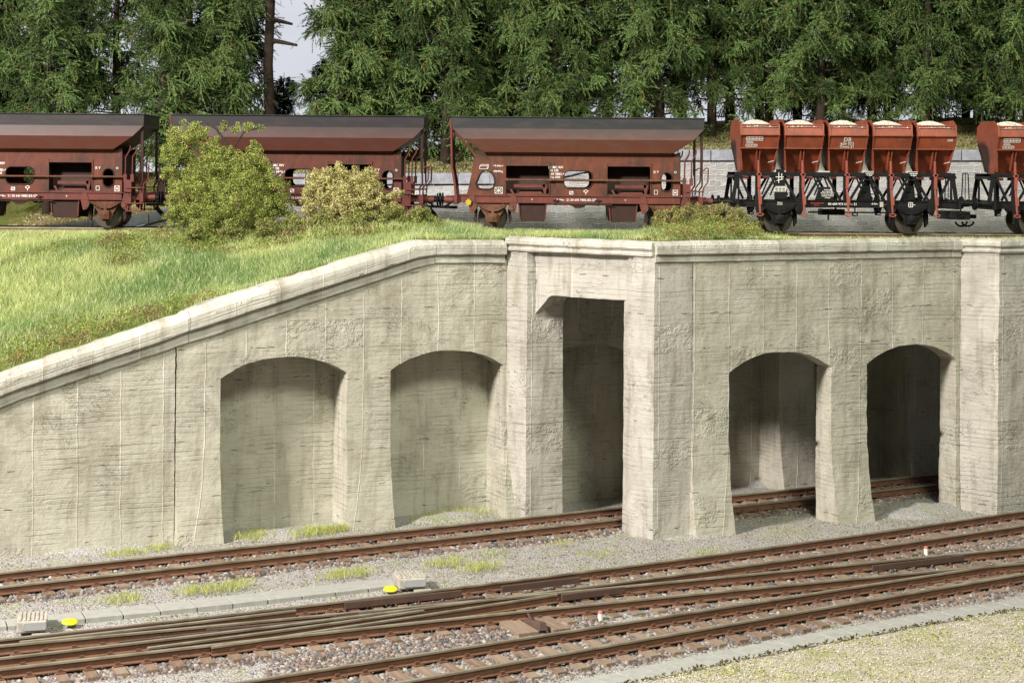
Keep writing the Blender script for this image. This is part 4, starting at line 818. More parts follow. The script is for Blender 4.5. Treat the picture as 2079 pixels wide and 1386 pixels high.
words = ['first', 'second', 'third', 'fourth', 'fifth', 'sixth', 'seventh', 'eighth', 'ninth', 'tenth', 'eleventh', 'twelfth', 'thirteenth', 'fourteenth', 'fifteenth', 'sixteenth', 'seventeenth', 'eighteenth', 'nineteenth', 'twentieth', 'twenty-first', 'twenty-second', 'twenty-third', 'twenty-fourth', 'twenty-fifth']
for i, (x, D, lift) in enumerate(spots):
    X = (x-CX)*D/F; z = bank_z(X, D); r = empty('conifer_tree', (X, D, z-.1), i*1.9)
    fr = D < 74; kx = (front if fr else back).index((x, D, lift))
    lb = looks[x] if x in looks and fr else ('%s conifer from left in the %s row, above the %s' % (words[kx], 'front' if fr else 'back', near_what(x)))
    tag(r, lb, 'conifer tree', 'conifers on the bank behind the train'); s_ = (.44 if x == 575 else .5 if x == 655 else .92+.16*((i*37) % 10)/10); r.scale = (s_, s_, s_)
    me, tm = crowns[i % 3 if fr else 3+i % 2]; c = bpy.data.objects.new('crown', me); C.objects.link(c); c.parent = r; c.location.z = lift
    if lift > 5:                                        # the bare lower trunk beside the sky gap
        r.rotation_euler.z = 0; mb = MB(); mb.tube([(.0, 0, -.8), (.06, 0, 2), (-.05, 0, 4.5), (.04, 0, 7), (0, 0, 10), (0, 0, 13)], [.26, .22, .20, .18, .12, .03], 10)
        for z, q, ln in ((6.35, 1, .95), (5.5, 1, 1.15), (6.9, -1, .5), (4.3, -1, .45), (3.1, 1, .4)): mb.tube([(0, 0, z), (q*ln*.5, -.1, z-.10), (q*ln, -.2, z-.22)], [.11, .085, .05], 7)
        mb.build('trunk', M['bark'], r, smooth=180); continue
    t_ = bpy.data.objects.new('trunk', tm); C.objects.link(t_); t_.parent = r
# ================================================================ rolling stock
def flat_outline(name, loops, thick, m, parent, y, bevel=.0):
    """x,z outline with holes -> solid plate from y to y+thick"""
    cu = bpy.data.curves.new(name, 'CURVE'); cu.dimensions = '2D'; cu.fill_mode = 'BOTH'; cu.extrude = thick/2
    for lp in loops:
        sp = cu.splines.new('POLY'); sp.points.add(len(lp)-1); sp.use_cyclic_u = True
        for p, (x, z) in zip(sp.points, lp): p.co = (x, z, 0, 1)
    t = bpy.data.objects.new('t', cu); C.objects.link(t); bpy.context.view_layer.update()
    me = bpy.data.meshes.new_from_object(t.evaluated_get(bpy.context.evaluated_depsgraph_get())); bpy.data.objects.remove(t)
    me.name = name; me.materials.clear(); me.transform(Matrix.Translation((0, y+thick/2, 0)) @ Matrix.Rotation(PI/2, 4, 'X')); return link(name, me, m, parent)
def oval(x0, x1, z0, z1, r, k=6):
    out = []
    for cx_, cz_, a0 in ((x1-r, z1-r, 0), (x0+r, z1-r, 90), (x0+r, z0+r, 180), (x1-r, z0+r, 270)):
        for i in range(k+1): a = math.radians(a0+90*i/k); out.append((cx_+r*math.cos(a), cz_+r*math.sin(a)))
    return out
_txt = {}
def text_bits(items, name, m, parent, y):
    """items: (text, x, z, height) centre-left; all the words of one surface in one mesh"""
    bm = bmesh.new()
    for s, x, z, h in items:
        cu = bpy.data.curves.new('t', 'FONT'); cu.body = s; cu.size = h*1.35; cu.align_x = 'CENTER'; cu.align_y = 'CENTER'; cu.extrude = .002; cu.offset = h*.018; cu.resolution_u = 2
        t = bpy.data.objects.new('t', cu); C.objects.link(t); bpy.context.view_layer.update()
        me = bpy.data.meshes.new_from_object(t.evaluated_get(bpy.context.evaluated_depsgraph_get())); bpy.data.objects.remove(t)
        me.transform(Matrix.Translation((x, y, z)) @ Matrix.Rotation(PI/2, 4, 'X')); bm.from_mesh(me); bpy.data.meshes.remove(me)
    me = bpy.data.meshes.new(name); bm.to_mesh(me); bm.free(); return link(name, me, m, parent)
def line_bits(mb, segs, y, w=.014):
    for x0, z0, x1, z1 in segs: mb.bar((x0, y, z0), (x1, y, z1), w, .004)
    return mb
def rect(x0, z0, x1, z1): return [(x0, z0, x1, z0), (x1, z0, x1, z1), (x1, z1, x0, z1), (x0, z1, x0, z0)]
def wheelset(parent, x, r, m, mspoke=None):
    w = empty('wheelset', (x, 0, r-.005)); w.parent = parent
    for s_ in (-1, 1):
        mb = MB(); mb.lathe_y((0, s_*.70, 0), [(r*.80, -.06), (r, -.055), (r+.0, .045), (r+.028, .05), (r+.028, .075), (r*.80, .075)] if s_ < 0 else [(r*.80, -.075), (r+.028, -.075), (r+.028, -.05), (r, -.045), (r, .055), (r*.80, .06)], 36); mb.build('tyre', M['tyre'], w, smooth=40)
        mb = MB(); mb.lathe_y((0, s_*.70, 0), [(.09, -.07), (.14, -.06), (.16, -.01), (r*.7, -.025), (r*.82, -.04), (r*.82, .04), (r*.7, .02), (.14, .05)], 30); mb.build('wheel_disc', m, w, smooth=40)
    mb = MB(); mb.tube([(0, -.95, 0), (0, .95, 0)], .07, 12); mb.build('axle', m, w, smooth=40)
def running_gear(parent, x, r, m, mfr, spring_m):
    for s_ in (-1, 1):
        y = s_*1.02
        mb = MB(); mb.prism([(x-.34, .98), (x+.34, .98), (x+.24, .42), (x+.17, .24), (x-.17, .24), (x-.24, .42)], y-.025, y+.025); mb.prism([(x-.58, .99), (x-.36, .99), (x-.24, .5)], y-.024, y+.024); mb.prism([(x+.36, .99), (x+.58, .99), (x+.24, .5)], y-.024, y+.024); mb.build('axle_guard', m, parent, bevel=.008)
        ys = s_*1.10; mb = MB()
        for i in range(5):
            w = .58-.09*i; zc = .80-.028*i; mb.prism([(x-w, zc+.10*(w/.58)**2), (x, zc-.02), (x+w, zc+.10*(w/.58)**2), (x+w, zc+.10*(w/.58)**2+.026), (x, zc+.006), (x-w, zc+.10*(w/.58)**2+.026)], ys-.05, ys+.05)
        mb.build('leaf_spring', spring_m, parent)
        mb = MB(); mb.box(x-.05, x+.05, ys-.06, ys+.06, .58, .84); mb.build('spring_buckle', spring_m, parent, bevel=.01)
        mb = MB(); mb.box(x-.15, x+.15, ys-.10, ys+.08, r-.17, r+.13); mb.lathe_y((x, ys-.10 if s_ < 0 else ys+.10, r), [(.12, -.03), (.12, .03)], 18); mb.lathe_y((x, ys-.14 if s_ < 0 else ys+.14, r), [(.05, -.03), (.07, .03)], 14)
        mb.build('axle_box', spring_m, parent, bevel=.02)
        for q in (-1, 1):
            mb = MB(); a = Vector((x+q*.60, ys, .88)); b = Vector((x+q*.72, ys, .62)) if False else Vector((x+q*.50, ys, .70)); a = Vector((x+q*.66, ys, 1.0)) if False else a
            mb.bar((x+q*.57, ys, .93), (x+q*.68, ys, .66), .10, .07); mb.bar((x+q*.60, ys-.05, .86), (x+q*.66, ys-.05, .72), .15, .03); mb.build('spring_link', spring_m, parent, bevel=.01)
            mb = MB(); mb.prism([(x+q*.64, 1.23), (x+q*.80, 1.23), (x+q*.86, .99), (x+q*.77, .62), (x+q*.69, .62), (x+q*.58, .99)], ys-.02, ys+.05); mb.build('spring_bracket', mfr, parent, bevel=.008)
def buffer(parent, x, s_, y, z, m, mb_):
    q = s_; mb = MB(); mb.lathe_x((x, y, z), [(.17, 0), (.17, q*.03), (.115, q*.04), (.115, q*.36)] if q > 0 else [(.17, 0), (.17, -.03), (.115, -.04), (.115, -.36)], 20); mb.build('buffer_housing', m, parent, smooth=40)
    mb = MB(); mb.lathe_x((x, y, z), [(.085, q*.361), (.085, q*.56), (.22, q*.565), (.23, q*.59), (.20, q*.615), (.05, q*.63)], 24); mb.build('buffer_head', mb_, parent, smooth=40)
def make_hopper():
    r = empty('hopper_wagon')
    # ---- hopper body: (z, half length left, half length right, half width)
    sec = [(2.34, 2.92, 3.0, .55), (2.40, 2.98, 3.04, .72), (2.71, 3.22, 3.30, 1.25), (3.16, 3.92, 3.98, 1.36), (3.52, 4.30, 4.33, 1.27), (3.91, 4.33, 4.35, 1.27)]
    mb = MB(); V = []; 
    for z, a, b, w in sec: V += [(-a, -w, z), (b, -w, z), (b, w, z), (-a, w, z)]
    k = len(sec); Fs = [(i*4+j, i*4+(j+1) % 4, (i+1)*4+(j+1) % 4, (i+1)*4+j) for i in range(k-1) for j in range(4)]+[(0, 1, 2, 3)]
    n0 = len(V)
    for z, a, b, w in sec[::-1]: q = .05; V += [(-a+q, -w+q, z+(.04 if z < 3.9 else 0)), (b-q, -w+q, z+(.04 if z < 3.9 else 0)), (b-q, w-q, z+(.04 if z < 3.9 else 0)), (-a+q, w-q, z+(.04 if z < 3.9 else 0))]
    o = n0; t = (k-1)*4; Fs += [(t+j, t+(j+1) % 4, o+(j+1) % 4, o+j) for j in range(4)]+[(o+i*4+j, o+i*4+(j+1) % 4, o+(i+1)*4+(j+1) % 4, o+(i+1)*4+j) for i in range(k-1) for j in range(4)]+[(o+(k-1)*4+3, o+(k-1)*4+2, o+(k-1)*4+1, o+(k-1)*4)]
    mb.add(V, Fs); h = mb.build('hopper', M['w_hopper'], r, bevel=.012)
    mb = MB(); 
    for s_ in (-1, 1): mb.tube([(-4.33, s_*1.285, 3.91), (4.35, s_*1.285, 3.91)], .022, 6)
    for x in (-4.33, 4.35): mb.tube([(x, -1.285, 3.91), (x, 1.285, 3.91)], .022, 6)
    mb.build('rim', M['w_hopper'], h)
    # ---- side panels with windows and bays
    for s_ in (-1, 1):
        y = s_*1.02-.02
        loops = [[(-3.80, 1.235), (3.55, 1.235), (3.55, 2.75), (3.15, 2.62), (-3.1, 2.62), (-3.46, 2.78)],
                 [(-2.46, 1.29), (-.96, 1.29), (-.96, 2.24), (-2.46, 2.24)][::-1], [(1.03, 1.29), (2.52, 1.29), (2.52, 2.24), (1.03, 2.24)][::-1], oval(-.46, .52, 1.49, 2.09, .19)[::-1], oval(2.89, 3.27, 1.40, 2.05, .188)[::-1],
                 [(-3.50, 1.62), (-3.42, 1.46), (-3.3, 1.42), (-3.02, 1.42), (-2.88, 1.5), (-2.84, 1.66), (-2.86, 1.84), (-2.98, 2.03), (-3.14, 2.10), (-3.28, 2.06), (-3.38, 1.92)][::-1]]
        p = flat_outline('side_panel', loops, .04, M['w_body'], r, y)
        for lp in loops[3:]: c = lp+[lp[0]]; MB().tube([(x, s_*1.045, z) for x, z in c], .022, 6).build('window_frame', M['w_dark'], p)
        for a, b in ((-2.47, -.95), (1.02, 2.53)):
            fr = MB(); fr.box(a-.018, a+.018, s_*1.06-.015, s_*1.06+.015, 1.24, 2.36); fr.box(b-.018, b+.018, s_*1.06-.015, s_*1.06+.015, 1.24, 2.36)
            fr.box(a-.03, b+.03, s_*1.05-.02, s_*1.05+.02, 2.25, 2.31); fr.build('bay_frame', M['w_body'], p)
    # ---- chutes inside the bays, with flap steps
    for x0, x1 in ((-2.5, -.92), (.99, 2.56)):
        mb = MB()
        for a in (x0-.03, x1+.0): mb.box(a, a+.03, -.98, .98, 1.24, 2.5)
        mb.prism([(x0, 2.4), (x1, 2.4), (x1, 2.33), (x0, 2.33)], -.97, .97)
        for s_ in (-1, 1): mb.hexa([(x0+.05, s_*.35, 2.33), (x1-.05, s_*.35, 2.33), (x1-.05, s_*.30, 2.33), (x0+.05, s_*.30, 2.33)][::1]+[(x0+.05, s_*.75, 1.0), (x1-.05, s_*.75, 1.0), (x1-.05, s_*.70, 1.0), (x0+.05, s_*.70, 1.0)])
        mb.build('chute', M['w_dark'], r)
        for s_ in (-1, 1):
            mb = MB(); a, b = x0+.22, x1-.12; y = s_*.93
            mb.box(a+.1, b-.05, y-.05, y+.05, 1.50, 1.62); mb.prism([(a+.22, 1.28), (b-.12, 1.28), (b-.2, 1.36), (a+.34, 1.36)], y-.04, y+.04); mb.prism([(b-.16, 1.62), (b+.02, 1.62), (b-.04, 1.26), (b-.1, 1.26)], y-.05, y+.05); mb.prism([(a-.04, 1.42), (a+.03, 1.45), (a+.14, 1.26), (a+.06, 1.26)], y-.04, y+.04)
            mb.build('flap_gear', M['w_frame'], r, bevel=.008)
        xa, xb = (x0+.52, x0+1.42) if x0 < 0 else (x0+.14, x0+1.05)
        for s_ in (-1, 1):
            mb = MB(); y0, y1 = s_*.62, s_*1.0
            mb.hexa([(xa+.06, y0, .34), (xb-.04, y0, .34), (xb-.04, y1, .34), (xa+.06, y1, .34), (xa-.06, y0, 1.0), (xb+.06, y0, 1.0), (xb+.06, y1, 1.0), (xa-.06, y1, 1.0)]); ch_ = mb.build('outlet_flap', M['w_dark'], r, bevel=.01)
            mb = MB()
            for x in (xa-.03, xb+.03): mb.bar((x, s_*1.03, 1.04), (x+(.05 if x < xa else -.04), s_*1.03, .38), .035, .04)
            mb.build('flap_edge', M['w_frame'], ch_)
    # ---- frame
    for s_ in (-1, 1):
        y = s_*1.06; mb = MB(); mb.box(-4.15, 3.55, y-.03, y+.03, .985, 1.20); mb.box(-4.15, 3.62, y-.07, y+.07, 1.20, 1.232); mb.box(-4.15, 3.6, y-.06, y+.06, .965, .985); mb.build('solebar', M['w_frame'], r, bevel=.006)
        mb = MB(); mb.tube([(-2.45, s_*1.14, 1.765), (3.62, s_*1.14, 1.765)], .034, 8); 
        for x in (-2.42, -.93, 1.02, 2.54): mb.tube([(x, s_*1.05, 1.765), (x, s_*1.14, 1.765)], .03, 6); mb.tube([(x-.05, s_*1.14, 1.765), (x+.05, s_*1.14, 1.765)], .055, 8)
        mb.build('control_shaft', M['w_rust'], r, smooth=40)
        mb = MB(); mb.tube([(-1.1, s_*1.12, .92), (1.2, s_*1.12, .92)], .022, 6); mb.prism([(-.25, .97), (.35, .97), (.25, .84), (.12, .80), (-.05, .80), (-.15, .86)], s_*1.08-.03, s_*1.08+.03); mb.build('brake_rod', M['w_dark'], r)
        mb = MB()
        for x in (-.72, .72): mb.box(x-.03, x+.03, s_*1.12-.03, s_*1.12+.03, .88, 1.10); mb.box(x-.12, x+.12, s_*1.14-.015, s_*1.14+.015, 1.06, 1.09)
        mb.build('rod_hanger', M['w_dark'], r)
    MB().box(-4.22, -4.12, -1.25, 1.25, .90, 1.24).build('headstock', M['w_frame'], r, bevel=.01); mb = MB(); mb.box(4.22, 4.32, -1.2, 1.2, .90, 1.22); mb.box(3.5, 4.22, -.5, .5, .98, 1.2); mb.build('headstock', M['w_frame'], r, bevel=.01)
    mb = MB()
    for s_ in (-1, 1): mb.box(3.6, 4.3, s_*.85-.05, s_*.85+.05, .97, 1.2)
    mb.build('end_frame', M['w_frame'], r, bevel=.01)
    for s_ in (-1, 1):
        for q in (-1, 1): buffer(r, -4.22 if q < 0 else 4.32, q, s_*.875, 1.06, M['w_frame'], M['black'])
        # step at the platform end
        y = s_*1.12; mb = MB()
        for x in (3.86, 4.20): mb.box(x-.022, x+.022, y-.02, y+.02, .56, 1.42)
        for z in (.60, .86, 1.40): mb.box(3.72, 4.36, y-.10, y+.03, z-.02, z+.02)
        mb.build('step', M['w_frame'], r)
        mb = MB(); mb.box(3.64, 3.90, y-.06, y+.06, 1.24, 1.66); mb.build('lever_stand', M['w_frame'], r, bevel=.01)
        for x in (3.68, 3.92):
            mb = MB(); mb.box(x-.055, x+.055, y-.05, y+.05, 1.60, 1.86); mb.tube([(x, y, 1.82), (x+.01, y, 2.45), (x+.15, y, 2.68), (x+.17, y, 2.83)], .024, 6); mb.build('lever', M['w_frame'], r, smooth=40)
        # end posts
        mb = MB(); mb.tube([(-4.36, s_*1.20, 3.86), (-4.34, s_*1.20, 3.3), (-4.31, s_*1.20, 2.2), (-4.20, s_*1.20, 1.62), (-4.17, s_*1.20, 1.24)], .045, 6); mb.build('end_post', M['w_frame'], r, smooth=40)
        mb = MB(); mb.box(4.22, 4.31, s_*1.15-.04, s_*1.15+.04, 1.95, 3.55); mb.tube([(4.28, s_*1.15, 1.97), (4.29, s_*1.15, 1.6), (4.15, s_*1.15, 1.38)], .03, 6); mb.build('end_post', M['w_dark'], r)
        mb = MB(); mb.tube([(4.30, s_*1.18, 2.12), (4.44, s_*1.18, 2.22), (4.50, s_*1.18, 2.18), (4.48, s_*1.18, 1.72), (4.33, s_*1.18, 1.52), (4.30, s_*1.18, 1.24)], .024, 6); mb.build('grab_rail', M['w_frame'], r, smooth=40)
        # hopper supports at the left end
        mb = MB(); mb.bar((-4.28, s_*1.1, 3.45), (-3.45, s_*1.0, 2.55), .07, .05); mb.build('brace', M['w_frame'], r)
    mb = MB(); mb.box(3.50, 3.56, -1.0, 1.0, 1.24, 2.55); mb.build('end_bulkhead', M['w_dark'], r)
    mb = MB(); mb.tube([(4.3, -.04, 1.0), (4.55, -.04, .92), (4.62, -.04, .78)], .045, 8); mb.bar((4.2, 0, .80), (4.8, 0, .80), .09, .3); mb.bar((4.5, 0, .72), (4.80, 0, .38), .12, .2); mb.build('coupling', M['black'], r)
    mb = MB(); mb.bar((-4.15, 0, .78), (-4.8, 0, .80), .10, .3); mb.tube([(-4.3, -.04, 1.0), (-4.6, -.04, .8)], .045, 8); mb.build('coupling', M['black'], r)
    for x in (-2.9, 3.0): wheelset(r, x, .48, M['w_rust']); running_gear(r, x, .48, M['w_rust'], M['w_frame'], M['w_rust'])
    for x in (-2.9, 3.0):
        for q in (-1, 1): MB().prism([(x+q*.52, .75), (x+q*.62, .75), (x+q*.66, .35), (x+q*.56, .22)], -.82, -.62).build('brake_shoe', M['w_dark'], r)
    # ---- lettering, front side
    y = -1.046; p = r
    text_bits([('21 MC RIV', -.74, 2.20, .085), ('50 DB', -.80, 2.09, .085), ('645 9882-4', -.70, 1.97, .085), ('Fcs 000', -.76, 1.86, .085), ('+9.64m+', -2.72, 2.24, .07), ('00000kg', -2.72, 2.05, .07), ('R Y', 2.72, 2.06, .09), ('O', 3.38, 2.06, .08)], 'lettering', M['white'], r, y)
    text_bits([('-9.64m-', -.58, 1.085, .075), ('21 50 645 9882-4', .02, 1.085, .08), ('KE-GP', .50, 1.085, .08), ('v', -1.55, 1.10, .08), ('v', 1.66, 1.10, .08)], 'frame_lettering', M['white'], r, -1.096)
    mb = MB(); line_bits(mb, rect(-2.83, 1.29, -2.57, 1.50)+[(-2.83, 1.29, -2.57, 1.50), (-2.83, 1.50, -2.57, 1.29), (-2.83, 1.395, -2.57, 1.395), (-2.70, 1.29, -2.70, 1.50)], y)
    line_bits(mb, rect(3.30, 1.27, 3.46, 1.45)+[(3.30, 1.27, 3.46, 1.45), (3.30, 1.45, 3.46, 1.27), (3.30, 1.36, 3.46, 1.36)]+rect(2.66, 1.30, 2.77, 1.44), y)
    line_bits(mb, rect(-.26, 1.28, -.14, 1.38)+[(-.26, 1.28, -.14, 1.38), (.22, 1.39, .30, 1.44), (.30, 1.44, .38, 1.39), (.38, 1.39, .30, 1.33), (.30, 1.33, .22, 1.39), (.30, 1.33, .30, 1.27)], y, .018)
    line_bits(mb, rect(-3.36, 2.13, -3.10, 2.23)+[(-3.36, 2.23, -3.30, 2.28), (-3.30, 2.28, -3.06, 2.28), (-3.10, 2.23, -3.06, 2.28), (-3.06, 2.28, -3.06, 2.18), (-3.06, 2.18, -3.10, 2.13)], y); mb.build('marking', M['white'], r)
    mb = MB()                                            # load table on the slanting apron
    for i in range(12): x = -2.86+i*.055; mb.bar((x, -.87, 2.44), (x, -.92, 2.50), .012, .004)
    yy = -.935; line_bits(mb, [(-2.90, 2.475, -2.10, 2.475)], yy, .014); line_bits(mb, [(-2.80, 2.53, -2.22, 2.53)], -1.0, .012); mb.build('load_table', M['white'], r)
    mb = MB(); mb.box(-3.83, -3.64, -1.20, -1.17, .93, 1.05); mb.box(-3.80, -3.67, -1.203, -1.17, .88, .93); mb.box(-3.78, -3.69, -1.202, -1.17, 1.05, 1.09); mb.build('brake_plate', M['wagon_yellow'], r, bevel=.006)
    return r
YB = 1.02
w3 = make_hopper()
def wx(px): return (px-CX)/59.0
w3.location = (wx(1172)+.0, DT-.2, ZT); tag(w3, 'brown hopper wagon with a dark grey rim, next to the skip wagon', 'hopper wagon', 'brown hopper wagons')
w2 = copy_tree(w3); w2.location.x = wx(605); w2['label'] = 'brown hopper wagon partly hidden behind the green and the cream shrubs'
def soot(o, c):
    for ch in o.children: ch.color = c; soot(ch, c)
soot(w2, (.74, .66, .68, 1))
w1 = copy_tree(w3); w1.location.x = wx(38); w1['label'] = 'brown hopper wagon cut off by the left edge of the photo'
soot(w1, (.80, .68, .66, 1))

def make_skip_wagon():
    r = empty('skip_wagon'); sp = 1.517
    # frame
    for s_ in (-1, 1):
        y = s_*.98
        mb = MB(); mb.box(-3.72, 4.0, y-.03, y+.03, .90, 1.12); mb.box(-3.72, 4.0, y-.07, y+.07, 1.105, 1.125); mb.box(-3.72, 4.0, y-.06, y+.06, .885, .90); mb.build('solebar', M['black'], r, bevel=.006)
        mb = MB(); mb.box(-3.80, 3.80, y-.05, y+.05, 1.96, 2.10); mb.build('top_beam', M['black'], r, bevel=.006)
        for i in range(5):
            c = -3.03+i*sp
            mb = MB(); mb.box(c-.07, c+.07, y-.04, y+.04, 1.125, 1.96); mb.build('post', M['black'], r)
        for i in range(6):
            c = -3.03+sp*(i-.5)
            if 0 < i < 5:
                for q in (-1, 1): mb = MB(); mb.bar((c+q*.12, y, 1.95), (c+q*.60, y, 1.14), .085, .06); mb.build('strut', M['black'], r)
                mb = MB(); mb.bar((c-.30, y+.04, 1.3), (c-.05, y+.04, 1.9), .05, .05); mb.bar((c+.30, y+.04, 1.3), (c+.05, y+.04, 1.9), .05, .05); mb.build('inner_brace', M['black'], r)
        for x, q in ((-3.72, -1), (3.70, 1)):
            mb = MB(); mb.bar((x, y, 2.05), (x+q*.14, y, 1.12), .13, .07); mb.bar((x-q*.10, y, 1.95), (x-q*.48, y, 1.14), .08, .06); mb.bar((x-q*.05, y, 2.05), (x-q*.05, y, 1.12), .06, .06); mb.build('end_strut', M['black'], r)
    for x in (-3.72, 3.9): MB().box(x-.05, x+.05, -1.25, 1.25, .85, 1.16).build('headstock', M['black'], r, bevel=.008)
    mb = MB(); mb.box(-3.7, 3.9, -.18, .18, .93, 1.1); 
    for i in range(6): mb.box(-3.79+i*sp-.05, -3.79+i*sp+.05, -.95, .95, 1.9, 2.0)
    mb.build('centre_beam', M['black'], r)
    # plates between the struts
    c = -3.03+sp*.5; mb = MB(); mb.prism([(c-.18, 1.15), (c+.22, 1.15), (c+.20, 1.50), (c+.16, 2.2), (c-.12, 2.2), (c-.16, 1.5)], -1.07, -1.045); mb.box(c-.18, c+.24, -1.10, -1.06, 1.18, 1.40); mb.build('tare_plate', M['black'], r, bevel=.006)
    c = -3.03+sp*1.5; mb = MB(); mb.prism([(c-.30, 1.15), (c+.34, 1.15), (c+.22, 1.60), (c-.16, 1.60)], -1.07, -1.045); mb.build('notice_plate', M['black'], r, bevel=.006)
    for k in (2.5, 3.5):
        c = -3.03+sp*k; mb = MB(); mb.prism([(c-.34, 1.15), (c+.20, 1.15), (c+.10, 1.9), (c-.04, 1.9)], -.80, -.78) ; mb.build('bulkhead', M['black'], r)
        mb = MB()
        for z in (1.36, 1.62, 1.86): mb.bar((c-.16, -1.06, z), (c+.36-(z-1.3)*.3, -1.06, z), .03, .03)
        mb.bar((c+.02, -1.07, 2.0), (c+.42, -1.07, 1.15), .045, .03); mb.build('ladder', M['black'], r)
        mb = MB(); mb.box(c-.12, c+.24, -1.06, -1.035, 1.98, 2.12) ; mb.build('sign_plate', M['black'], r)
    # skips
    prof_t = [(2.10, .34), (2.28, .46), (2.88, .92), (2.92, 1.10), (3.37, 1.34), (3.72, 1.22)]      # z, half width
    for i in range(5):
        c = -3.03+i*sp+.04; hl = .67
        mb = MB(); V = []
        lens = {2.10: .52, 2.28: .58, 2.88: .635, 2.92: .64, 3.37: .68, 3.72: .66}
        for z, w in prof_t: a = lens[z]; V += [(c-a, -w, z), (c+a, -w, z), (c+a, w, z), (c-a, w, z)]
        n0 = len(V)
        for z, w in prof_t[::-1]: a = lens[z]-.03; V += [(c-a, -w+.03, z+(.03 if z < 3.7 else 0)), (c+a, -w+.03, z+(.03 if z < 3.7 else 0)), (c+a, w-.03, z+(.03 if z < 3.7 else 0)), (c-a, w-.03, z+(.03 if z < 3.7 else 0))]
        k = 6; Fs = [(q*4+j, q*4+(j+1) % 4, (q+1)*4+(j+1) % 4, (q+1)*4+j) for q in range(k-1) for j in range(4)]+[(0, 1, 2, 3)]
        t = 20; Fs += [(t+j, t+(j+1) % 4, n0+(j+1) % 4, n0+j) for j in range(4)]+[(n0+q*4+j, n0+q*4+(j+1) % 4, n0+(q+1)*4+(j+1) % 4, n0+(q+1)*4+j) for q in range(5) for j in range(4)]
        mb.add(V, Fs); sk = mb.build('skip', M['tip_red'], r)
        for q in (-1, 1):                              # pointed end plates
            x = c+q*hl; mb = MB(); pts = [(-1.27, 3.74), (-.80, 3.92), (.80, 3.92), (1.27, 3.74), (1.38, 3.36), (1.12, 2.92), (.62, 2.28), (.42, 2.08), (-.42, 2.08), (-.62, 2.28), (-1.12, 2.92), (-1.38, 3.36)]
            xs_ = lambda z: q*(-.13*max(0, (3.0-z)))+q*.03*max(0, z-3.3); mb.add([(x+xs_(z), yy, z) for yy, z in pts]+[(x+xs_(z)-q*.03, yy, z) for yy, z in pts], [tuple(range(12)), tuple(range(23, 11, -1))]+[(j, 12+j, 12+(j+1) % 12, (j+1) % 12) for j in range(12)])
            mb.build('end_plate', M['tip_red'], sk, bevel=.006)
        for s_ in (-1, 1):
            mb = MB(); mb.box(c-.69, c+.69, s_*1.23-.03, s_*1.23+.03, 3.69, 3.74); mb.box(c-.69, c+.69, s_*1.36-.03, s_*1.36+.03, 3.35, 3.385); mb.box(c-.66, c+.66, s_*1.10-.03, s_*1.10+.03, 2.90, 2.935)
            for q in (-1, 1): mb.bar((c+q*.62, s_*1.35, 3.38), (c+q*.64, s_*1.24, 3.72), .035, .04)
            mb.build('rim', M['tip_red'], sk)
            mb = MB()
            for x in (-.075, .03): mb.hexa([(c+x, s_*.72, 2.2), (c+x+.025, s_*.72, 2.2), (c+x+.025, s_*.55, 2.2), (c+x, s_*.55, 2.2), (c+x-.01, s_*1.05, 2.9), (c+x+.035, s_*1.05, 2.9), (c+x+.035, s_*.95, 2.9), (c+x-.01, s_*.95, 2.9)])
            for q in (-1, 1): mb.hexa([(c+q*.53-.02, s_*.75, 2.15), (c+q*.53+.02, s_*.75, 2.15), (c+q*.53+.02, s_*.6, 2.15), (c+q*.53-.02, s_*.6, 2.15), (c+q*.63-.02, s_*1.08, 2.9), (c+q*.63+.02, s_*1.08, 2.9), (c+q*.63+.02, s_*.95, 2.9), (c+q*.63-.02, s_*.95, 2.9)])
            mb.build('rib', M['tip_red'], sk)
            [MB().box(a, a+.2, s_*.6-.03, s_*.6+.03, 1.86, 1.955).build('hinge_block', M['tip_dark'], sk) for a in (c-.48, c+.22)]
            mb = MB(); mb.tube([(c-.02, s_*1.10, 2.50), (c+.0, s_*1.12, 1.5), (c+.05, s_*1.16, .72)], [.045, .045, .04], 6); mb.box(c-.05, c+.05, s_*1.13-.05, s_*1.13+.05, 1.55, 2.08); mb.box(c-.085, c+.085, s_*1.12-.06, s_*1.12+.06, 1.98, 2.06)
            mb.box(c-.005, c+.10, s_*1.15-.04, s_*1.15+.04, .98, 1.28); mb.build('latch_lever', M['lever'], r, bevel=.006)
            mb = MB(); mb.tube([(c+.05+.11*math.cos(a), s_*1.16, .64+.045*math.sin(a)) for a in [j*PI/8 for j in range(17)]], .022, 6); mb.build('lever_foot', M['lever'], r)
        if i < 4:
            x = c+sp/2; mb = MB(); mb.hexa([(x-.14, -.5, 2.10), (x+.14, -.5, 2.10), (x+.14, .5, 2.10), (x-.14, .5, 2.10), (x-.03, -.3, 2.45), (x+.03, -.3, 2.45), (x+.03, .3, 2.45), (x-.03, .3, 2.45)]); mb.box(x-.03, x+.03, -.28, .28, 2.45, 2.95); mb.box(x-.20, x+.20, -.9, .9, 2.10, 2.15); mb.build('bearing_stand', M['silver'], r)
        mb = MB(); mb.hexa([(c+.32, -1.02, 2.42), (c+.52, -1.0, 2.47), (c+.52, -.95, 2.47), (c+.32, -.95, 2.42), (c+.34, -1.02, 2.45), (c+.52, -1.0, 2.50), (c+.52, -.95, 2.50), (c+.34, -.95, 2.45)]); mb.build('latch', M['silver'], sk)
    for x in (-2.28, 2.26): wheelset(r, x, .50, M['black']); running_gear(r, x, .50, M['black'], M['black'], M['black'])
    for x in (-2.28, 2.26):
        for q in (-1, 1): MB().prism([(x+q*.50, .9), (x+q*.66, .9), (x+q*.66, .35), (x+q*.56, .22)], -.82, -.60).build('brake_shoe', M['black'], r)
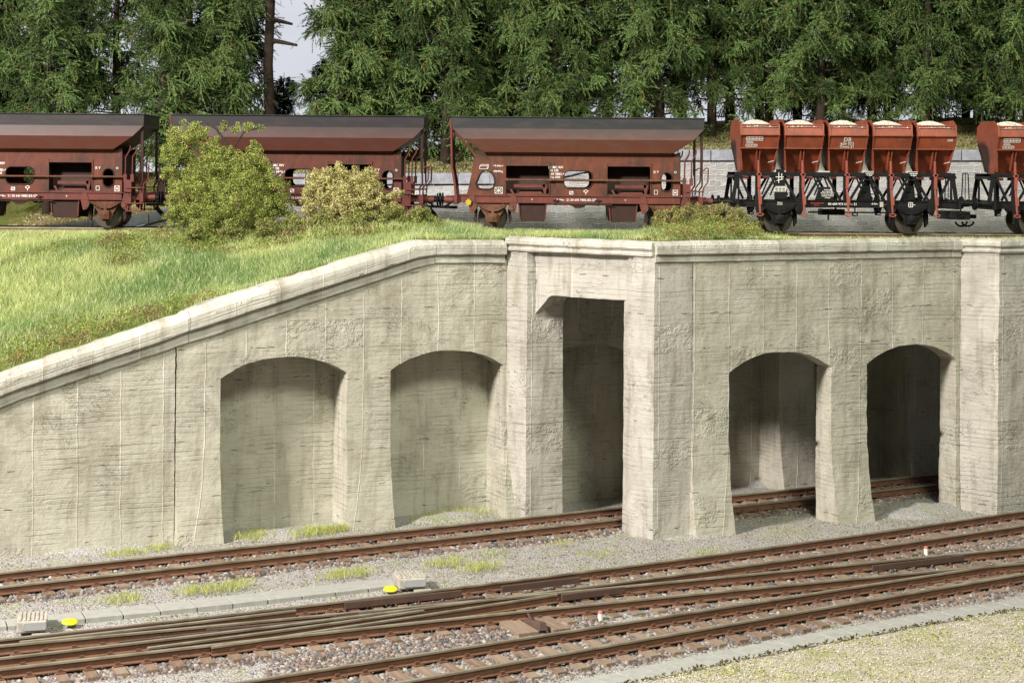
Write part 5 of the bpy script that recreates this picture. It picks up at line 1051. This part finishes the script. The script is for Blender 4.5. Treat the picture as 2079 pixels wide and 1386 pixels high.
    mb = MB(); mb.box(-.7, .1, -.5, .3, .62, .82); mb.tube([(-1.2, -.6, .72), (1.6, -.6, .72)], .03, 6); mb.tube([(-.5, -.6, .70), (-.5, -.6, .45)], .03, 6); mb.build('brake_cylinder', M['black'], r)
    for x in (.35, 2.26-.72, 4.0):
        mb = MB(); mb.tube([(x+.10*math.cos(a), -.95, .66+.05*math.sin(a)) for a in [j*PI/8 for j in range(17)]], .025, 6); mb.box(x-.02, x+.02, -.97, -.93, .70, .90); mb.build('tie_ring', M['black'], r)
    for s_ in (-1, 1):
        for q in (-1, 1): buffer(r, -3.77 if q < 0 else 3.95, q, s_*.875, 1.06, M['silver'] if False else M['black'], M['black'])
        mb = MB(); y = s_*1.12
        for a, b in ((3.98, 4.02), (4.24, 4.20)): mb.tube([(a, y, 1.15), (b, y, 2.1)], .022, 6)
        mb.tube([(4.02, y, 2.1), (4.20, y, 2.1)], .022, 6); mb.tube([(4.10, y, 1.15), (4.11, y, 2.08)], .015, 6); mb.build('grab_rail', M['black'], r)
    mb = MB(); mb.box(3.65, 4.35, -.9, .9, .50, .78); mb.bar((4.0, -.3, .62), (4.7, -.3, .60), .14, .2); mb.build('end_step', M['black'], r, bevel=.01)
    mb = MB()
    for cx_ in (4.25, 4.48): mb.tube([(cx_+.20*math.cos(a), -.1, .42+.16*math.sin(a)) for a in [PI+j*PI/10 for j in range(11)]], .035, 6)
    mb.build('coupling', M['black'], r)
    # lettering
    tb = text_bits([('DB', .02, 3.22, .15), ('604 973', .02, 3.08, .105), ('Ommi 51', .02, 2.98, .095), ('000', 3.62-.08, 3.22, .095)], 'lettering', M['white'], r, 0)
    # lean the lettering onto the sloping side (z 2.92..3.37, y -1.02..-1.22)
    mb = MB(); x0 = -3.03-.42; line_bits(mb, rect(x0, 3.18, x0+.56, 3.29)+[(x0+.11*j, 3.18, x0+.11*j, 3.29) for j in range(1, 5)]+[(x0, 3.235, x0+.56, 3.235), (x0, 3.14, x0+.22, 3.14), (x0, 3.09, x0+.25, 3.09)]+rect(x0, 2.97, x0+.38, 3.04)+[(x0+.1*j, 2.97, x0+.1*j, 3.04) for j in range(1, 4)], 0, .022); lt_ = mb.build('load_table', M['white'], r)
    for o in (tb, lt_):
        for v in o.data.vertices: v.co.y += -1.10-(v.co.z-2.92)*.24/.45-.010
    text_bits([('00 604 973 Ommi 51', -.10, 1.01, .085), ('-6.5m-', 1.0, 1.03, .07), ('Ommi', -2.26, 1.05, .05), ('17.4.51', -2.26, .985, .05), ('Achtung!', -.62, 1.50, .05), ('Beim Kippen und', -.62, 1.44, .04), ('Entladen des Wagens', -.62, 1.39, .04), ('ist die Verriegelung', -.62, 1.34, .04), ('sorgfaltig zu prufen', -.62, 1.29, .04), ('festlegen', -.62, 1.23, .04)], 'frame_lettering', M['white'], r, -1.078)
    text_bits([('Heimatbahnhof', -1.02+.05, 1.04, .055), ('Herne', -.99, .97, .05), ('Unters. 7.51', 2.16-.75, 1.01, .06)], 'red_lettering', M['redtext'], r, -1.056)
    mb = MB(); c = -3.03+sp*.5; line_bits(mb, [(c-.14, 1.93, c+.14, 1.93), (c-.10, 1.80, c+.12, 1.86), (c-.03, 1.72, c-.03, 2.08), (c+.07, 1.86, c+.07, 2.05), (c-.14, 1.60, c+.20, 1.60), (c-.14, 1.50, c+.22, 1.50)]+rect(c-.16, 1.44, c+.20, 1.56)+[(c-.04, 1.44, c-.04, 1.56), (c+.08, 1.44, c+.08, 1.56)], -1.074, .022)
    line_bits(mb, rect(2.17, .93, 2.31, 1.08)+[(2.24, .93, 2.24, 1.08), (2.17, 1.0, 2.40, 1.0)], -1.078, .02)
    for k in (2.5, 3.5): cc_ = -3.03+sp*k+.06; line_bits(mb, [(cc_-.14, 2.08, cc_+.14, 2.08), (cc_-.10, 2.03, cc_, 1.99), (cc_, 1.99, cc_+.10, 2.03), (cc_, 1.95, cc_, 2.08)], -1.064, .022)
    for j in range(5): mb.box(.90+.28, 1.30, -1.079, -1.075, .93+j*.035, .95+j*.035)
    mb.build('marking', M['white'], r)
    return r
t1 = make_skip_wagon(); t1.location = (wx(1717), DT-.2, ZT); tag(t1, 'black framed tipping wagon with five red skips full of pale gravel', 'skip wagon', 'skip wagons with red tubs')
t2 = copy_tree(t1); t2.location.x = wx(2238); t2['label'] = 'red skip wagon cut off by the right edge of the photo'
def load(x, label):
    X = rng.uniform(-.62, .62, 900); Y = rng.uniform(-1.25, 1.25, 900); hz = .27*np.clip(1-(X/.62)**2, 0, 1)*np.clip(1-(Y/1.35)**2, 0, 1)
    mb = MB(); V, Fc = grid_mesh(np.linspace(-.63, .63, 24), np.linspace(-1.3, 1.3, 40), lambda a, b: 3.63+.26*max(0, 1-(a/.62)**2)*max(0, 1-(b/1.35)**2)+.012*noise.noise(Vector((a*14, b*14, 0))))
    c0 = np.full((len(V), 3), .62)*np.array([1, .95, .80]); v = IV[None]*rng.uniform(.015, .032, (900, 1, 1))+np.stack([X, Y, 3.635+hz], 1)[:, None, :]
    f = np.concatenate([np.array([(a, b, c) for a, b, c, d in Fc]+[(a, c, d) for a, b, c, d in Fc]), (IF[None]+(np.arange(900)*12)[:, None, None]).reshape(-1, 3)+len(V)])
    col = np.concatenate([c0, np.repeat(np.array([[.80, .76, .64]])*rng.uniform(.75, 1.1, (900, 1)), 12, 0)])
    o = link('gravel_load', np_mesh('gravel_load', np.concatenate([np.array(V), v.reshape(-1, 3)]), f, col), M['load']); o.location = (x, DT-.2, ZT); return tag(o, label, 'gravel load', 'gravel heaps in the red skips')
nm = ['leftmost', 'second', 'middle', 'fourth', 'rightmost']
for i in range(5): load(wx(1717)-3.03+i*1.517+.04, 'pale gravel heap in the %s red skip of the whole skip wagon' % nm[i])
load(wx(2238)-3.03+.04, 'pale gravel heap in the skip cut off by the right edge')
